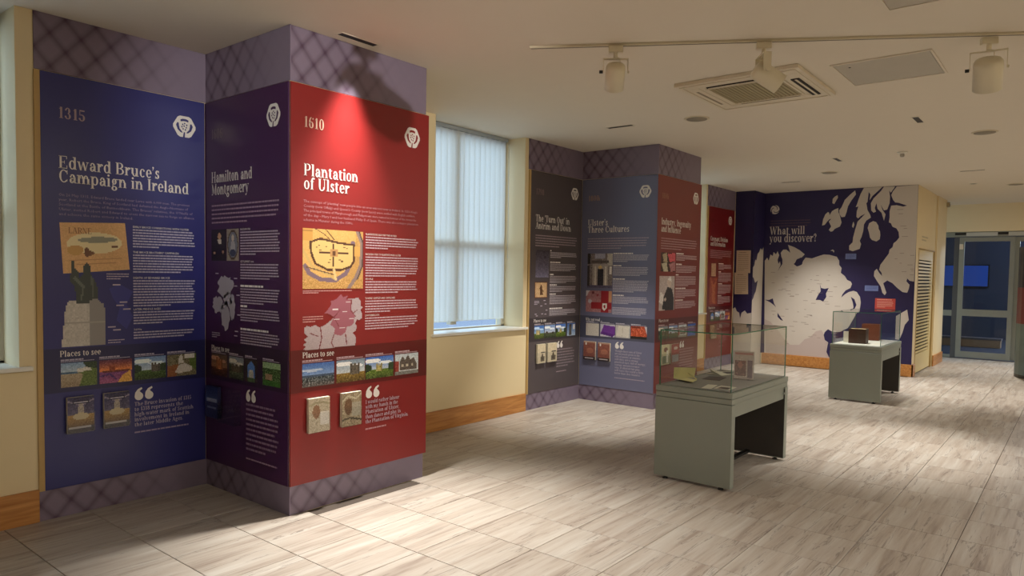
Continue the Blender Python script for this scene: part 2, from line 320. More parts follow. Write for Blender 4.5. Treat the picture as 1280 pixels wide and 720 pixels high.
# ------------------------------------------------------------------ printed pictures as coloured grids
class Pic:
    def __init__(s, w, h, c=(128, 128, 128), seed=1):
        s.w, s.h = w, h; s.a = np.zeros((h, w, 3))+np.array(c, float); s.m = np.ones((h, w), bool)
        s.rn = np.random.RandomState(seed); s.X, s.Y = np.meshgrid((np.arange(w)+.5)/w, (np.arange(h)+.5)/h)
    def grad(s, c0, c1, y0=0, y1=1):
        k = (s.Y >= y0) & (s.Y <= y1); t = ((s.Y-y0)/(y1-y0))[..., None]; g = np.array(c0)*(1-t)+np.array(c1)*t; s.a[k] = g[k]; return s
    def inside(s, P):
        r = np.zeros_like(s.m); n = len(P)
        for i in range(n):
            (x0, y0), (x1, y1) = P[i], P[(i+1) % n]
            if y0 == y1: continue
            c = ((y0 > s.Y) != (y1 > s.Y)) & (s.X < (x1-x0)*(s.Y-y0)/(y1-y0)+x0); r ^= c
        return r
    def poly(s, P, c): s.a[s.inside(P)] = c; return s
    def box(s, x0, y0, x1, y1, c): s.a[(s.X >= x0) & (s.X <= x1) & (s.Y >= y0) & (s.Y <= y1)] = c; return s
    def ell(s, cx, cy, rx, ry, c, ring=0):
        d = ((s.X-cx)/rx)**2+((s.Y-cy)/ry)**2; k = d <= 1
        if ring: k &= d >= (1-ring)**2
        s.a[k] = c; return s
    def line(s, P, w, c):
        for (x0, y0), (x1, y1) in zip(P[:-1], P[1:]):
            L = max(1e-6, (x1-x0)**2+(y1-y0)**2); t = np.clip(((s.X-x0)*(x1-x0)+(s.Y-y0)*(y1-y0))/L, 0, 1)
            s.a[np.hypot(s.X-x0-t*(x1-x0), s.Y-y0-t*(y1-y0)) < w] = c
        return s
    def noise(s, a, x0=0, y0=0, x1=1, y1=1):
        k = (s.X >= x0) & (s.X <= x1) & (s.Y >= y0) & (s.Y <= y1); nz = s.rn.normal(0, a, (s.h, s.w))[..., None]*np.ones(3)
        s.a[k] += nz[k]; return s
    def keep(s, Ps):
        s.m[:] = False
        for P in Ps: s.m |= s.inside(P)
        return s
def put(pic, name, quad, parent, d, m=None):
    # quad: TL, TR, BR, BL in panel space (u, z); v runs downward
    w, h = pic.w, pic.h; q = [np.array(k, float) for k in quad]
    V = []
    for j in range(h+1):
        for i in range(w+1):
            s, t = i/w, j/h; p = q[0]*(1-s)*(1-t)+q[1]*s*(1-t)+q[2]*s*t+q[3]*(1-s)*t; V.append((p[0], -d, p[1]))
    Fc, C = [], []
    a = np.clip(pic.a, 0, 255)/255; a = np.where(a <= .04045, a/12.92, ((a+.055)/1.055)**2.4)
    for j in range(h):
        for i in range(w):
            if not pic.m[j, i]: continue
            k = j*(w+1)+i; Fc.append((k+w+1, k+w+2, k+1, k)); C += [(*a[j, i], 1)]*4
    me = bpy.data.meshes.new(name); me.from_pydata(V, [], Fc); at = me.color_attributes.new('Col', 'FLOAT_COLOR', 'CORNER')
    at.data.foreach_set('color', np.array(C).ravel()); me.update(); return link(name, me, m or PIC, parent)
def R4(x0, z0, x1, z1): return [(x0, z1), (x1, z1), (x1, z0), (x0, z0)]

# ================================================================== THE SETTING
struct(boxes('ceiling', [(-5, 16.2, -5, 5.15, H, H+.15)], CEIL))
fl = struct(boxes('floor', [(-5, 16.2, -5, 5.15, -.12, -.006)], mat('grout', (84, 74, 66), .9)))
def tile_bm(bm, x0, x1, y0, y1):
    g, b = .0020, .0012
    lo = [bm.verts.new(p) for p in ((x0+g, y0+g, -.008), (x1-g, y0+g, -.008), (x1-g, y1-g, -.008), (x0+g, y1-g, -.008))]
    md = [bm.verts.new(p) for p in ((x0+g, y0+g, -b), (x1-g, y0+g, -b), (x1-g, y1-g, -b), (x0+g, y1-g, -b))]
    hi = [bm.verts.new(p) for p in ((x0+g+b, y0+g+b, 0), (x1-g-b, y0+g+b, 0), (x1-g-b, y1-g-b, 0), (x0+g+b, y1-g-b, 0))]
    bm.faces.new(hi)
    for i in range(4):
        j = (i+1) % 4; bm.faces.new((lo[i], lo[j], md[j], md[i])); bm.faces.new((md[i], md[j], hi[j], hi[i]))
cells = []
for i in range(-8, 33):
    for j in range(-15, 6):  # rows along the room
        x0, y0 = TX0+i*TPX, TY0+j*TPY
        x1, y1 = min(x0+TPX, 15.99), min(y0+TPY, 4.811)
        if x1-x0 < .03 or y1-y0 < .03: continue
        cxm, cym = (x0+x1)/2, (y0+y1)/2
        if x1 > 12.35 and x0 < 15.1:
            if y0 > 2.05: continue
            y1 = min(y1, 2.128); cym = (y0+y1)/2
        if any(a < cxm < b and cym > 3.85 for a, b in ((2.6, 3.5), (7.2, 8.1))): continue
        q = px((cxm, cym, 0)); vis = q[2] > .4 and -60 < q[0] < 1340 and q[1] < 790
        size = (x1-x0)*(y1-y0)/q[2]**3 if vis else 0
        cells.append((size, x0, x1, y0, y1))
cells.sort(reverse=True)
bm = bmesh.new(); tile_bm(bm, 0, TPX, 0, TPY); TME = fin(bm, 'tile'); TME.materials.append(TILE)
rest = bmesh.new()
for k, (s, x0, x1, y0, y1) in enumerate(cells):
    if k < 300 and s > 0:
        if abs(x1-x0-TPX) < 1e-4 and abs(y1-y0-TPY) < 1e-4: me = TME
        else: bm = bmesh.new(); tile_bm(bm, 0, x1-x0, 0, y1-y0); me = fin(bm, 'tile'); me.materials.append(TILE)
        link('tile', me, None, fl, (x0, y0, 0))
    else: tile_bm(rest, x0, x1, y0, y1)
o = link('distant_tiles', fin(rest, 'distant_tiles'), TILE, fl); o['kind'] = 'stuff'

YW = 4.811
P0 = [(-5, -.15), (1.36, 4.66), (6.0, 9.3), (10.65, 12.4)]
lst = [(a, b, YW, 5.2, .90, H) for a, b in P0]+[(-5, 12.4, YW, 5.2, -.01, .90)]
struct(boxes('wall_left', lst, CREAM))
struct(boxes('wall_back', [(-5.15, -5, -5.15, 5.2, -.12, H)], CREAM))
struct(boxes('wall_right', [(-5, 16.2, -5.15, -5, -.12, H)], CREAM))
struct(boxes('wall_column_near', [(2.468, 3.576, 3.800, YW-.001, -.004, H)], CREAM))
struct(boxes('wall_column_middle', [(7.117, 8.212, 3.800, YW-.001, -.004, H)], CREAM))
struct(boxes('wall_mural_side', [(12.31, 12.45, 2.085, YW-.001, -.004, H), (11.83, 12.31, 4.475, YW-.001, -.004, H)], CREAM))
struct(boxes('wall_corridor', [(12.45, 12.52, 2.085, 2.3, -.01, H), (12.52, 14.0, 2.085, 2.3, 2.02, H), (12.52, 14.0, 2.13, 2.3, -.01, 2.02), (14.0, 14.12, 2.10, 2.3, -.01, H), (14.12, 15.08, 2.07, 2.3, -.01, H)], CREAM))
struct(boxes('wall_end', [(16.0, 16.2, -5, 5.15, 2.46, H), (16.0, 16.2, -5, -.9, -.01, 2.46), (16.0, 16.2, 2.42, 5.15, -.01, 2.46)], CREAM))
# oak baseboards
def base(name, b): struct(boxes(name, [b], OAK, bevel=.003))
base('baseboard_left', (-4.9, 1.447, 4.793, YW-.0005, .0005, .195)); base('baseboard_left', (3.60, 6.06, 4.793, YW-.0005, .0005, .195)); base('baseboard_left', (8.25, 10.69, 4.793, YW-.0005, .0005, .195))
base('baseboard_mural', (12.294, 12.309, 2.06, 4.44, .0005, .19)); base('baseboard_corridor', (12.294, 12.47, 2.060, 2.084, .0005, .19))
base('baseboard_corridor', (14.10, 15.10, 2.05, 2.069, .0005, .19))
base('baseboard_right', (-4.9, 16, -4.999, -4.982, .0005, .19))
base('baseboard_back', (-4.999, -4.982, -4.98, 4.79, .0005, .19))
# graphic bands wrapped round the bays, above and below the panels
def band(name, x, y, rz, w, z0, z1, t=.006):
    o = boxes(name, [(0, w, -t, 0, z0, z1)], LATT, loc=(x, y, 0), rz=rz); return struct(o)
q = -math.pi/2
for z0, z1, nm in ((2.655, H-.001, 'trim_upper_band'), (.001, .178, 'trim_skirting_band')):
    band(nm, 1.4495, YW-.0005, 0, 1.018, z0, z1); band(nm, 2.468, YW-.007, q, 1.014, z0, z1); band(nm, 2.464, 3.800, 0, 1.112, z0, z1)
    band(nm, 6.062, YW-.0005, 0, 1.048, z0, z1); band(nm, 7.117, YW-.007, q, 1.014, z0, z1); band(nm, 7.113, 3.800, 0, 1.099, z0, z1)
    band(nm, 10.700, YW-.0005, 0, 1.12, z0, z1)

# windows, sills and vertical blinds
def window(i, x0, x1, lab):
    fr = struct(boxes('window_%d' % i, [(x0, x0+.05, 5.08, 5.14, .93, H), (x1-.05, x1, 5.08, 5.14, .93, H), (x0, x1, 5.08, 5.14, .93, .945), (x0, x1, 5.08, 5.14, H-.06, H-.001), (x0+.50, x0+.58, 5.08, 5.14, .98, H-.06), (x0, x1, 5.085, 5.135, 1.78, 1.85)], mat('window_frame', (196, 186, 164), .4)))
    boxes('pane', [(x0+.05, x0+.50, 5.105, 5.111, .945, 1.78), (x0+.05, x0+.50, 5.105, 5.111, 1.85, H-.06)], WGLASS, fr)
    boxes('pane', [(x0+.58, x1-.05, 5.105, 5.111, .945, 1.78), (x0+.58, x1-.05, 5.105, 5.111, 1.85, H-.06)], WGLASS, fr)
    struct(boxes('trim_sill_%d' % i, [(x0-.04 if i else x0-.3, x1+.06, 4.775, YW, .905, .93), (x0+.001, x1-.001, YW, 5.08, .905, .93)], WHITEP, bevel=.003))
    if i == 3: lab = 'white vertical blind at far window beyond grey bay'
    t = thing('vertical_blind', lab, 'blind', (x0, 5.03, .93), 0)
    boxes('head_rail', [(.03, x1-x0-.05, -.02, .02, H-.93-.04, H-.93-.004)], mat('rail_grey', (150, 158, 162), .4), t)
    rn = random.Random(i); n = int((x1-x0-.06)/.081); me = None
    bm = bmesh.new(); L = 1.93
    vs_ = [[bm.verts.new((u, .011*math.cos(math.pi*u/.09), z)) for u in (-.0418, -.021, 0, .021, .0418)] for z in (0, L)]
    for a in range(4): bm.faces.new((vs_[0][a], vs_[0][a+1], vs_[1][a+1], vs_[1][a]))
    me = fin(bm, 'vane'); me.materials.append(BLIND)
    for k in range(n):
        o = link('vane', me, None, t, (.09+k*.081, 0, .085), R(-9+rn.uniform(-2.5, 2.5)))
        tr = link('carrier_clip', CLIP, None, t, (.09+k*.081, 0, 2.015), R(14))
    tube('weight_chain', [(.09+k*.081, -.012+.004*(k % 2), .095-.006*(k % 2)) for k in range(n)], .0022, WHITEP, t, 6)
    tube('pull_cord', [(x1-x0-.05, -.03, 2.0), (x1-x0-.045, -.03, .75)], .003, WHITEP, t, 6)
bm = bmesh.new(); bm_box(bm, -.028, .028, -.002, .002, 0, .020); CLIP = fin(bm, 'carrier_clip'); CLIP.materials.append(mat('blue_grey_clip', (44, 56, 84), .5))
window(0, -.15, 1.36, 'white vertical blind at the left edge, left of blue panel')
window(1, 4.66, 6.0, 'white vertical blind over the lit window between red panel and grey bay')
window(3, 9.3, 10.65, '')

# ================================================================== PANELS
def dark(c, k): return tuple(int(v*k) for v in c)
def emblem(par, cx, cz, rx, base_mat):
    r = .076; hexa = [(cx+r*rx*math.cos(R(a+s)), cz+r*math.sin(R(a+s))) for a in range(0, 360, 60) for s in (-7, 7)]
    e = flat('emblem', [hexa], PRINTW, par, .0015)
    P = []
    def ellp(x, z, a, b, n=14): return [(cx+(x+a*math.cos(2*math.pi*i/n))*rx*r, cz+(z+b*math.sin(2*math.pi*i/n))*r) for i in range(n)]
    def pl(l): return [(cx+a*rx*r, cz+b*r) for a, b in l]
    P.append(pl([(-.34, .42), (-.36, .60), (-.15, .68), (.15, .68), (.36, .60), (.34, .42), (.1, .48), (-.1, .48)]))
    for a, b in ((-.16, .18), (.02, .28), (.20, .16), (-.22, -.02), (-.03, .05), (.16, -.06), (-.12, -.20), (.08, -.26)): # diamonds of the thistle head
        P.append(pl([(a-.075, b), (a, b-.095), (a+.075, b), (a, b+.095)]))
    for sgn in (-1, 1):
        P.append(pl([(sgn*.62, .32), (sgn*.74, .1), (sgn*.60, -.3), (sgn*.34, -.52), (sgn*.16, -.56), (sgn*.22, -.44), (sgn*.42, -.22), (sgn*.48, .05), (sgn*.50, .28)]))
    P.append(pl([(-.06, -.48), (.05, -.48), (.02, -1.02), (-.16, -1.02)]))
    flat('emblem_cutout', P, base_mat, e, .0022)
def quote_marks(par, x, z, h, m):
    P = []
    for k in (0, .82):
        c = (x+(.36+k)*h, z+.32*h); r = .34*h
        P.append([(c[0]+r*math.cos(R(a)), c[1]+r*math.sin(R(a))) for a in range(180, 436, 22)]+[(c[0]+a*r, c[1]+b*r) for a, b in ((.15, 1.25), (.8, 1.75), (.65, 2.15), (-.25, 1.75), (-.85, .95))])
    flat('quotation_mark', P, m, par, .0018)

def castle(seed, sky0, sky1, ground, wall, bx0=.3, bx1=.7, top=.3, tree=True):
    p = Pic(32, 22, seed=seed).grad(sky0, sky1, 0, .62).grad(ground, dark(ground, .6), .6, 1)
    p.ell(.25, .18, .3, .1, tuple(min(255, v+45) for v in sky1)).ell(.7, .3, .25, .07, tuple(min(255, v+35) for v in sky1))
    if tree: p.ell(.02, .5, .2, .18, (40, 58, 36)).ell(.95, .5, .15, .2, (46, 66, 38))
    p.box(bx0, top+.12, bx1, .68, wall); w = (bx1-bx0)/4
    p.box(bx0, top, bx0+w, .68, dark(wall, .85)); p.box(bx1-w, top+.04, bx1, .68, dark(wall, .75)); p.box(bx0+1.5*w, top+.02, bx0+2.4*w, .5, dark(wall, .9))
    for k in range(3): p.box(bx0+w*(k+.4), .45, bx0+w*(k+.55), .52, dark(wall, .4))
    return p.noise(9).noise(16, 0, .62, 1, 1)
def photo(kind, seed=1):
    if kind == 'coast':
        p = Pic(34, 24, seed=seed).grad((128, 160, 196), (190, 205, 214), 0, .42).box(0, .36, 1, .46, (70, 104, 132)).grad((176, 160, 132), (150, 132, 108), .46, 1)
        p.poly([(1, .05), (.72, .12), (.6, .3), (.42, .42), (.62, .5), (.55, .75), (.5, 1), (1, 1)], (96, 116, 52)).poly([(.42, .28), (.78, .18), (.85, .36), (.45, .42)], (214, 210, 200)).poly([(.6, .0), (1, 0), (1, .3), (.7, .22)], (38, 60, 34)); return p.noise(12)
    if kind == 'sunset':
        p = Pic(34, 24, seed=seed).grad((92, 38, 70), (250, 150, 70), 0, .5).grad((120, 60, 120), (170, 90, 130), .5, 1).box(.1, .44, .95, .54, (110, 48, 40)).box(.3, .3, .46, .5, (150, 70, 40)).poly([(.95, .5), (1, 1), (.55, 1), (.7, .7)], (226, 170, 80))
        return p.line([(.0, .7), (.3, .6), (.5, .85)], .03, (80, 40, 110)).noise(14)
    if kind == 'castle': return castle(seed, (116, 150, 196), (196, 212, 222), (74, 104, 40), (104, 96, 88), .52, .82, .26)
    if kind == 'stone': return Pic(34, 24, (118, 112, 84), seed).noise(16).poly([(.0, .5), (.4, .45), (.3, 1), (0, 1)], (140, 88, 50)).poly([(.7, 0), (1, 0), (1, .8), (.8, .6)], (92, 116, 52)).poly([(.4, .1), (.5, .0), (.56, .4), (.38, .45)], (216, 214, 206)).poly([(.25, .85), (.38, .5), (.6, .42), (.84, .6), (.86, .8), (.5, .86)], (208, 204, 196)).box(.6, 0, .95, .22, (222, 222, 216)).noise(8)
    if kind == 'redcastle': return castle(seed, (90, 70, 60), (150, 100, 70), (96, 50, 34), (176, 104, 60), .3, .72, .15, False)
    if kind == 'ruin': return castle(seed, (130, 140, 150), (180, 176, 160), (90, 104, 70), (96, 84, 66), .15, .9, .3)
    if kind == 'arch': return Pic(20, 26, (58, 46, 44), seed).poly([(.2, 1), (.2, .3), (.5, .04), (.8, .3), (.8, 1)], (86, 130, 200)).box(.36, .45, .64, .75, (210, 206, 190)).box(.3, .55, .7, .8, (190, 186, 170)).box(.2, .8, .8, 1, (70, 96, 52)).noise(10)
    if kind == 'garden': return Pic(26, 28, (70, 100, 44), seed).noise(30).box(0, 0, 1, .25, (150, 180, 130)).box(.15, .5, .55, .75, (164, 130, 96)).box(.0, .8, 1, 1, (60, 110, 34)).noise(12)
    if kind == 'city': return Pic(34, 24, seed=seed).grad((70, 110, 180), (130, 160, 206), 0, .5).ell(.3, .3, .35, .06, (190, 205, 226)).grad((70, 84, 90), (96, 88, 84), .55, 1).box(0, .52, 1, .6, (66, 84, 110)).noise(8).noise(34, 0, .6, 1, .95)
    if kind == 'tower': return castle(seed, (130, 150, 170), (214, 220, 222), (150, 120, 50), (110, 100, 88), .48, .82, .16, False)
    if kind == 'abbey': return castle(seed, (60, 110, 200), (206, 214, 222), (104, 130, 40), (196, 180, 110), .38, .6, .3)
    if kind == 'house': return Pic(30, 24, seed=seed).grad((196, 206, 212), (226, 230, 230), 0, 1).poly([(.2, .8), (.2, .35), (.32, .1), (.42, .3), (.55, .05), (.66, .3), (.8, .2), (.92, .5), (.92, .8)], (96, 84, 76)).box(0, .35, .16, .85, (150, 60, 50)).box(0, .85, 1, 1, (130, 130, 124)).box(.28, .5, .36, .62, (200, 190, 170)).box(.48, .5, .56, .62, (200, 190, 170)).box(.7, .5, .78, .62, (190, 180, 160)).noise(12)
    if kind == 'keep': return castle(seed, (60, 110, 190), (150, 180, 210), (96, 116, 46), (206, 190, 130), .2, .6, .3, False)
    if kind == 'hall': return castle(seed, (120, 150, 200), (196, 206, 222), (80, 96, 60), (90, 80, 70), .1, .9, .5, False)
    if kind == 'statue_photo': return Pic(26, 22, seed=seed).grad((60, 100, 170), (170, 190, 210), 0, 1).box(.25, .1, .55, .95, (90, 86, 78)).ell(.4, .15, .1, .12, (60, 56, 52)).box(.7, .1, .95, .5, (214, 212, 206)).noise(10)
    if kind == 'paper': return Pic(26, 22, (206, 200, 190), seed).noise(5).line([(.1, .1), (.12, .9)], .02, (180, 172, 160))
    if kind == 'purplebook': return Pic(28, 24, (196, 194, 206), seed).poly([(.25, .05), (1, .15), (1, .75), (.85, 1), (0, .8)], (112, 56, 150)).poly([(0, .8), (.85, 1), (1, .8), (.2, .62)], (92, 40, 128)).noise(5)
    if kind == 'sheet': return Pic(26, 22, (190, 186, 180), seed).poly([(.2, .05), (.95, .1), (.9, .95), (.05, .85)], (214, 208, 196)).line([(.5, .1), (.45, .9)], .015, (180, 170, 150)).noise(4)
    if kind == 'brick': return Pic(32, 24, (190, 80, 46), seed).noise(34).box(0, .8, 1, 1, (40, 34, 34)).poly([(.85, 0), (1, 0), (1, .6)], (206, 200, 206)).box(.05, .05, .6, .16, (120, 50, 34))
    if kind == 'blue': return Pic(26, 22, (40, 86, 176), seed).ell(.5, .5, .4, .35, (50, 100, 200)).noise(8)
    return Pic(20, 16, (150, 150, 150), seed).noise(20)
YCOL = (190, 170, 160)

def panel(label, x, y, rz, w, col, year, t1, t2, w1, w2, intro, heads, photos, places, quote, colx, seed, extra, ycol=YCOL, quotex=.503, emx=None, xr=1.0, trim=(), pmat=.32, colw=None, quotew=.40, attrib=.37, fullw=None):
    t = thing('display_panel', label, 'display panel', (x, y, 0), rz)
    W_ = fullw or w; T = .011
    bm_ = mat('panel_'+year+t1[:4], col, pmat, var=.02, vs_=3); dk = mat('panel_dark_'+year+t1[:4], dark(col, .72), pmat, var=.02)
    boxes('board', [(0, W_-(.016 if year == '1315' else 0), -T, 0, .180, 2.650)], bm_, t, bevel=.001)
    for a, b in trim: o = boxes('edge_trim', [(a, b, -T-.001, 0, .180, 2.650)], mat('oak_edge', (190, 158, 100), .5, var=.12, vs_=9), t); o['label'] = 'oak edge strip'
    class D: pass
    off = T
    par = link('printed_face', None, None, t, (0, -off, 0))
    def fl_(name, polys, m, d=.001): return flat(name, polys, m, t, off+d)
    bpy.data.objects.remove(par)
    fl_('lower_stripe', [rect(.001, .757, W_-(.018 if year == '1315' else .001), 1.022)], dk, .0006)
    yc = mat('year_print_'+year+str(seed), ycol, .5)
    if year == '1800s': P = serif('1800', .088, 2.393, .064)+serif('s', .232, 2.393, .045)
    else: P = serif(year, .088, 2.393, .066, .15)
    fl_('year_numerals', P, yc)
    e = link('_', None)
    bpy.data.objects.remove(e)
    # emblem uses its own small offset empty-free call
    emblem_off(t, emx or (w-.155), 2.466, xr, bm_, off)
    fl_('title', serif(t1, .088, 2.098, .074, w1)+serif(t2, .088, 2.016, .074, w2), mat('title_print', (238, 234, 228), .45))
    ig = mat('intro_print_'+t1[:4], tuple(int(.3*c+.7*k) for c, k in zip(col, (200, 180, 190))), .5)
    P = []
    if isinstance(intro, list):
        for i, s in enumerate(intro): P += sans('', s, .088, 1.934-i*.0285, .0235, None, None, 0, (w-.18)*(len(s)/max(len(k) for k in intro)))
    else:
        P = bars(.092, w-.085, 1.948, 5, .0285, .011, seed, .55)
    fl_('introduction_text', P, ig)
    xc1 = colw or (w-.085)
    bp_ = mat('body_print_'+t1[:4], tuple(int(.22*c+.78*k) for c, k in zip(col, (222, 214, 222))), .5)
    Hh = []
    for i, (z, tx, n, wd) in enumerate(heads):
        if tx: Hh += sans('', tx, colx, z-.013, .0185, None, None, 0, wd)
        else: Hh += bars(colx, colx+wd, z+.001, 1, .02, .013, seed+i, 1)
        fl_('body_text', bars(colx, xc1, z-.022, n, .0178, .0085, seed*7+i, .35+.5*((i*37+seed) % 10)/10), bp_)
        fl_('paragraph_heading', Hh, PRINTW); Hh = []
    if places: fl_('section_heading', serif(places[0], .083, places[2], .036, places[1]), PRINTW)
    for i, (a, b, kind, lab) in enumerate(photos):
        o = put(photo(kind, seed+i), 'photograph', R4(a, .785, b, .932), t, off+.0012); o['label'] = lab
        fl_('photo_caption', bars(a, a+(b-a)*.62, .955, 1, .02, .0085, seed+i+50, 1)+bars(a, a+(b-a)*.95, .943, 1, .02, .004, seed+i+70, 1), bp_)
    qm(t, quotex, .655, .078, off)
    if isinstance(quote[0], str): 
        P = []; L = max(len(s) for s in quote)
        for i, s in enumerate(quote): P += serif(s, quotex, .618-i*(.0335 if len(quote) < 7 else .0325), .026 if len(quote) < 7 else .023, quotew*len(s)/L)
    else: P = bars(quotex, quotex+quotew, .642, quote[0], .0325, .014, seed+5, .6, .15)
    fl_('quotation', P, PRINTG if isinstance(quote[0], str) else mat('dim_print_'+t1[:4], tuple(int(.45*c+.55*k) for c, k in zip(col, (190, 176, 184))), .5))
    nl = len(quote) if isinstance(quote[0], str) else quote[0]
    fl_('attribution', bars(quotex, quotex+attrib, .618-nl*.0335, 1, .02, .010, seed+9, 1), ig)
    for fn in extra: fn(t, off)
    return t
def emblem_off(t, cx, cz, rx, m, off):
    n0 = len(bpy.data.objects); keep = set(bpy.data.objects)
    emblem(t, cx, cz, rx, m)
    for o in bpy.data.objects:
        if o not in keep and o.name.startswith('emblem') and o.parent is t: o.location.y = -off
def qm(t, x, z, h, off):
    keep = set(bpy.data.objects); quote_marks(t, x, z, h, PRINTW)
    for o in bpy.data.objects:
        if o not in keep: o.location.y = -off

# ---- blue 1315
def x_blue(t, off):
    p = Pic(60, 46, (222, 176, 120), 3).noise(5)
    p.ell(.5, .42, .42, .22, (236, 220, 170)).ell(.55, .35, .3, .06, (150, 150, 130)).ell(.2, .55, .12, .1, (206, 160, 90)).ell(.4, .62, .08, .05, (120, 80, 50)).ell(.8, .5, .06, .03, (120, 84, 56))
    p.ell(.37, .6, .04, .1, (110, 70, 44)).box(.1, .74, .9, .76, (200, 150, 100)).box(.2, .82, .8, .84, (196, 146, 96))
    o = put(p, 'town_map_print', [(.09, 1.776), (.455, 1.795), (.481, 1.501), (.107, 1.472)], t, off+.001); o['label'] = 'sepia picture map print tilted on the blue panel'
    flat('map_title', serif('LARNE', .135, 1.715, .036, .13), mat('map_ink', (150, 104, 66), .6), t, off+.0016)
    q = Pic(30, 56, (196, 190, 180), 5).noise(7)
    st = [(.35, .46), (.3, .3), (.2, .24), (.22, .14), (.24, .0), (.3, .0), (.32, .1), (.38, .12), (.42, .2), (.5, .14), (.5, .05), (.6, .02), (.68, .08), (.68, .16), (.78, .24), (.85, .36), (.84, .45), (.82, .5), (.35, .5)]
    q.poly(st, (62, 70, 66)); q.line([(.3, .2), (.5, .3), (.45, .45)], .02, (100, 108, 100)).line([(.7, .2), (.72, .4)], .025, (92, 100, 92))
    base_ = [(.1, .52), (.2, .46), (.8, .44), (.98, .52), (1, .72), (1, 1), (.0, 1), (.06, .7)]
    q.poly([(.62, .47), (.8, .44), (.98, .52), (1, .72), (1, 1), (.62, 1)], (150, 146, 142))
    for k in (.62, .72, .82, .92): q.box(0, k, 1, k+.008, (170, 164, 154))
    q.keep([st, base_]); o = put(q, 'monument_cutout_print', R4(.094, 1.030, .335, 1.55), t, off+.0014); o['label'] = 'cut-out print of bronze statue on stone plinth'
    P = []
    for (a, b) in ((.38, 1.40), (.42, 1.29), (.40, 1.27), (.44, 1.245), (.35, 1.135), (.38, 1.115)): P.append(rect(a, b, a+.045, b+.008))
    P += bars(.345, .48, 1.475, 3, .015, .006, 4, .6)+bars(.35, .45, 1.058, 2, .015, .006, 8, .8)
    flat('map_notes', P, PRINTG, t, off+.001)
    flat('faint_map', [[(.36, 1.38), (.42, 1.41), (.5, 1.36), (.46, 1.28), (.5, 1.2), (.46, 1.12), (.40, 1.18), (.42, 1.26), (.38, 1.32)]], mat('faint_blue', (56, 60, 138), .4), t, off+.0007)
panel('royal blue history panel dated 1315, leftmost beside the window', 1.478, YW-.0005, 0, .99, (44, 46, 114), '1315', "Edward Bruce's", 'Campaign in Ireland', .585, .775,
 ['On 26 May 1315, Edward Bruce landed near Larne with 6,000 men. The previous', 'year, Robert the Bruce, King of Scotland had defeated the Anglo-Normans of', "Scotland at the Battle of Bannockburn. The Bruces' relatives, the O'Neills of", 'Ulster, invited Robert and Edward to cross the narrow sea to forge an alliance', 'and achieve the same victory in Ireland.'],
 [(1.782, 'EARLY BRUCE CONNECTIONS WITH ULSTER', 7, .36), (1.620, "THE BRUCE BROTHERS' CAMPAIGN", 7, .29), (1.455, 'DEATH OF EDWARD BRUCE', 10, .23), (1.252, 'LATER MIDDLE AGES', 5, .17), (1.122, '1690s', 3, .05)],
 [(.088, .285, 'coast', 'photo of beach and cliff'), (.299, .49, 'sunset', 'photo of harbour at sunset'), (.506, .703, 'castle', 'photo of castle behind green lawn'), (.713, .908, 'stone', 'photo of pale stone in a churchyard')],
 ('Places to see', .225, .972), ['The Bruce invasion of 1315', 'to 1318 represents the', 'high-water mark of Scottish', 'involvement in Ireland in', 'the later Middle Ages.'], .502, 11, [x_blue], (176, 156, 162), quotew=.385, attrib=.35, trim=((-.031, -.001),))
# ---- purple 1606
def x_purple(t, off):
    p = Pic(22, 28, (34, 20, 22), 3).noise(4).ell(.55, .22, .12, .1, (200, 160, 120)).poly([(.4, .32), (.7, .32), (.66, .45), (.5, .48)], (214, 206, 190)).ell(.2, .75, .07, .05, (180, 140, 110)).ell(.8, .72, .06, .05, (170, 130, 100))
    o = put(p, 'portrait_print', R4(.088, 1.57, .279, 1.781), t, off+.001); o['label'] = 'portrait print of figure in dark clothes with white collar'
    p = Pic(20, 28, (150, 140, 124), 4).noise(8).ell(.5, .5, .44, .47, (90, 70, 50)).ell(.5, .5, .38, .41, (120, 124, 134)).ell(.5, .28, .12, .1, (200, 186, 170)).poly([(.35, .4), (.66, .4), (.72, .7), (.3, .7)], (170, 168, 172)).ell(.5, .75, .25, .12, (60, 66, 90))
    o = put(p, 'portrait_print', R4(.289, 1.57, .441, 1.781), t, off+.001); o['label'] = 'oval framed portrait print'
    rn = random.Random(5)
    def blob(cx, cz, a, b, n=26): return [(cx+a*(1+rn.uniform(-.22, .22))*math.cos(2*math.pi*i/n), cz+b*(1+rn.uniform(-.22, .22))*math.sin(2*math.pi*i/n)) for i in range(n)]
    flat('district_map', [blob(.27, 1.40, .10, .07), blob(.17, 1.27, .07, .055), blob(.27, 1.20, .055, .09), blob(.36, 1.26, .035, .08), blob(.30, 1.31, .05, .05)], mat('map_grey', (176, 172, 184), .5), t, off+.001)
    flat('map_notes', [rect(a, b, a+.04, b+.007) for a, b in ((.14, 1.48), (.38, 1.45), (.38, 1.40), (.41, 1.34), (.39, 1.10), (.38, 1.07), (.42, 1.21))]+bars(.09, .2, 1.08, 3, .014, .006, 3), PRINTG, t, off+.001)
panel('purple history panel on the inner side face of the near bay', 2.4675, YW-.007, q, 1.0, (68, 32, 74), '1606', 'Hamilton and', 'Montgomery', .515, .475, None,
 [(1.782, 'BACKGROUND', 9, .12), (1.572, 'SETTLEMENT 1606', 6, .16), (1.412, '', 6, .27), (1.280, '', 5, .08), (1.130, '', 5, .33)],
 [(.083, .288, 'redcastle', 'photo of red stone tower'), (.317, .498, 'ruin', 'photo of ruined walls'), (.517, .661, 'arch', 'photo of arch framing a monument'), (.726, .924, 'garden', 'photo of green garden')],
 ('Places to see', .235, .955), [10], .460, 21, [x_purple], (130, 116, 120), quotex=.527, quotew=.38, attrib=.36)
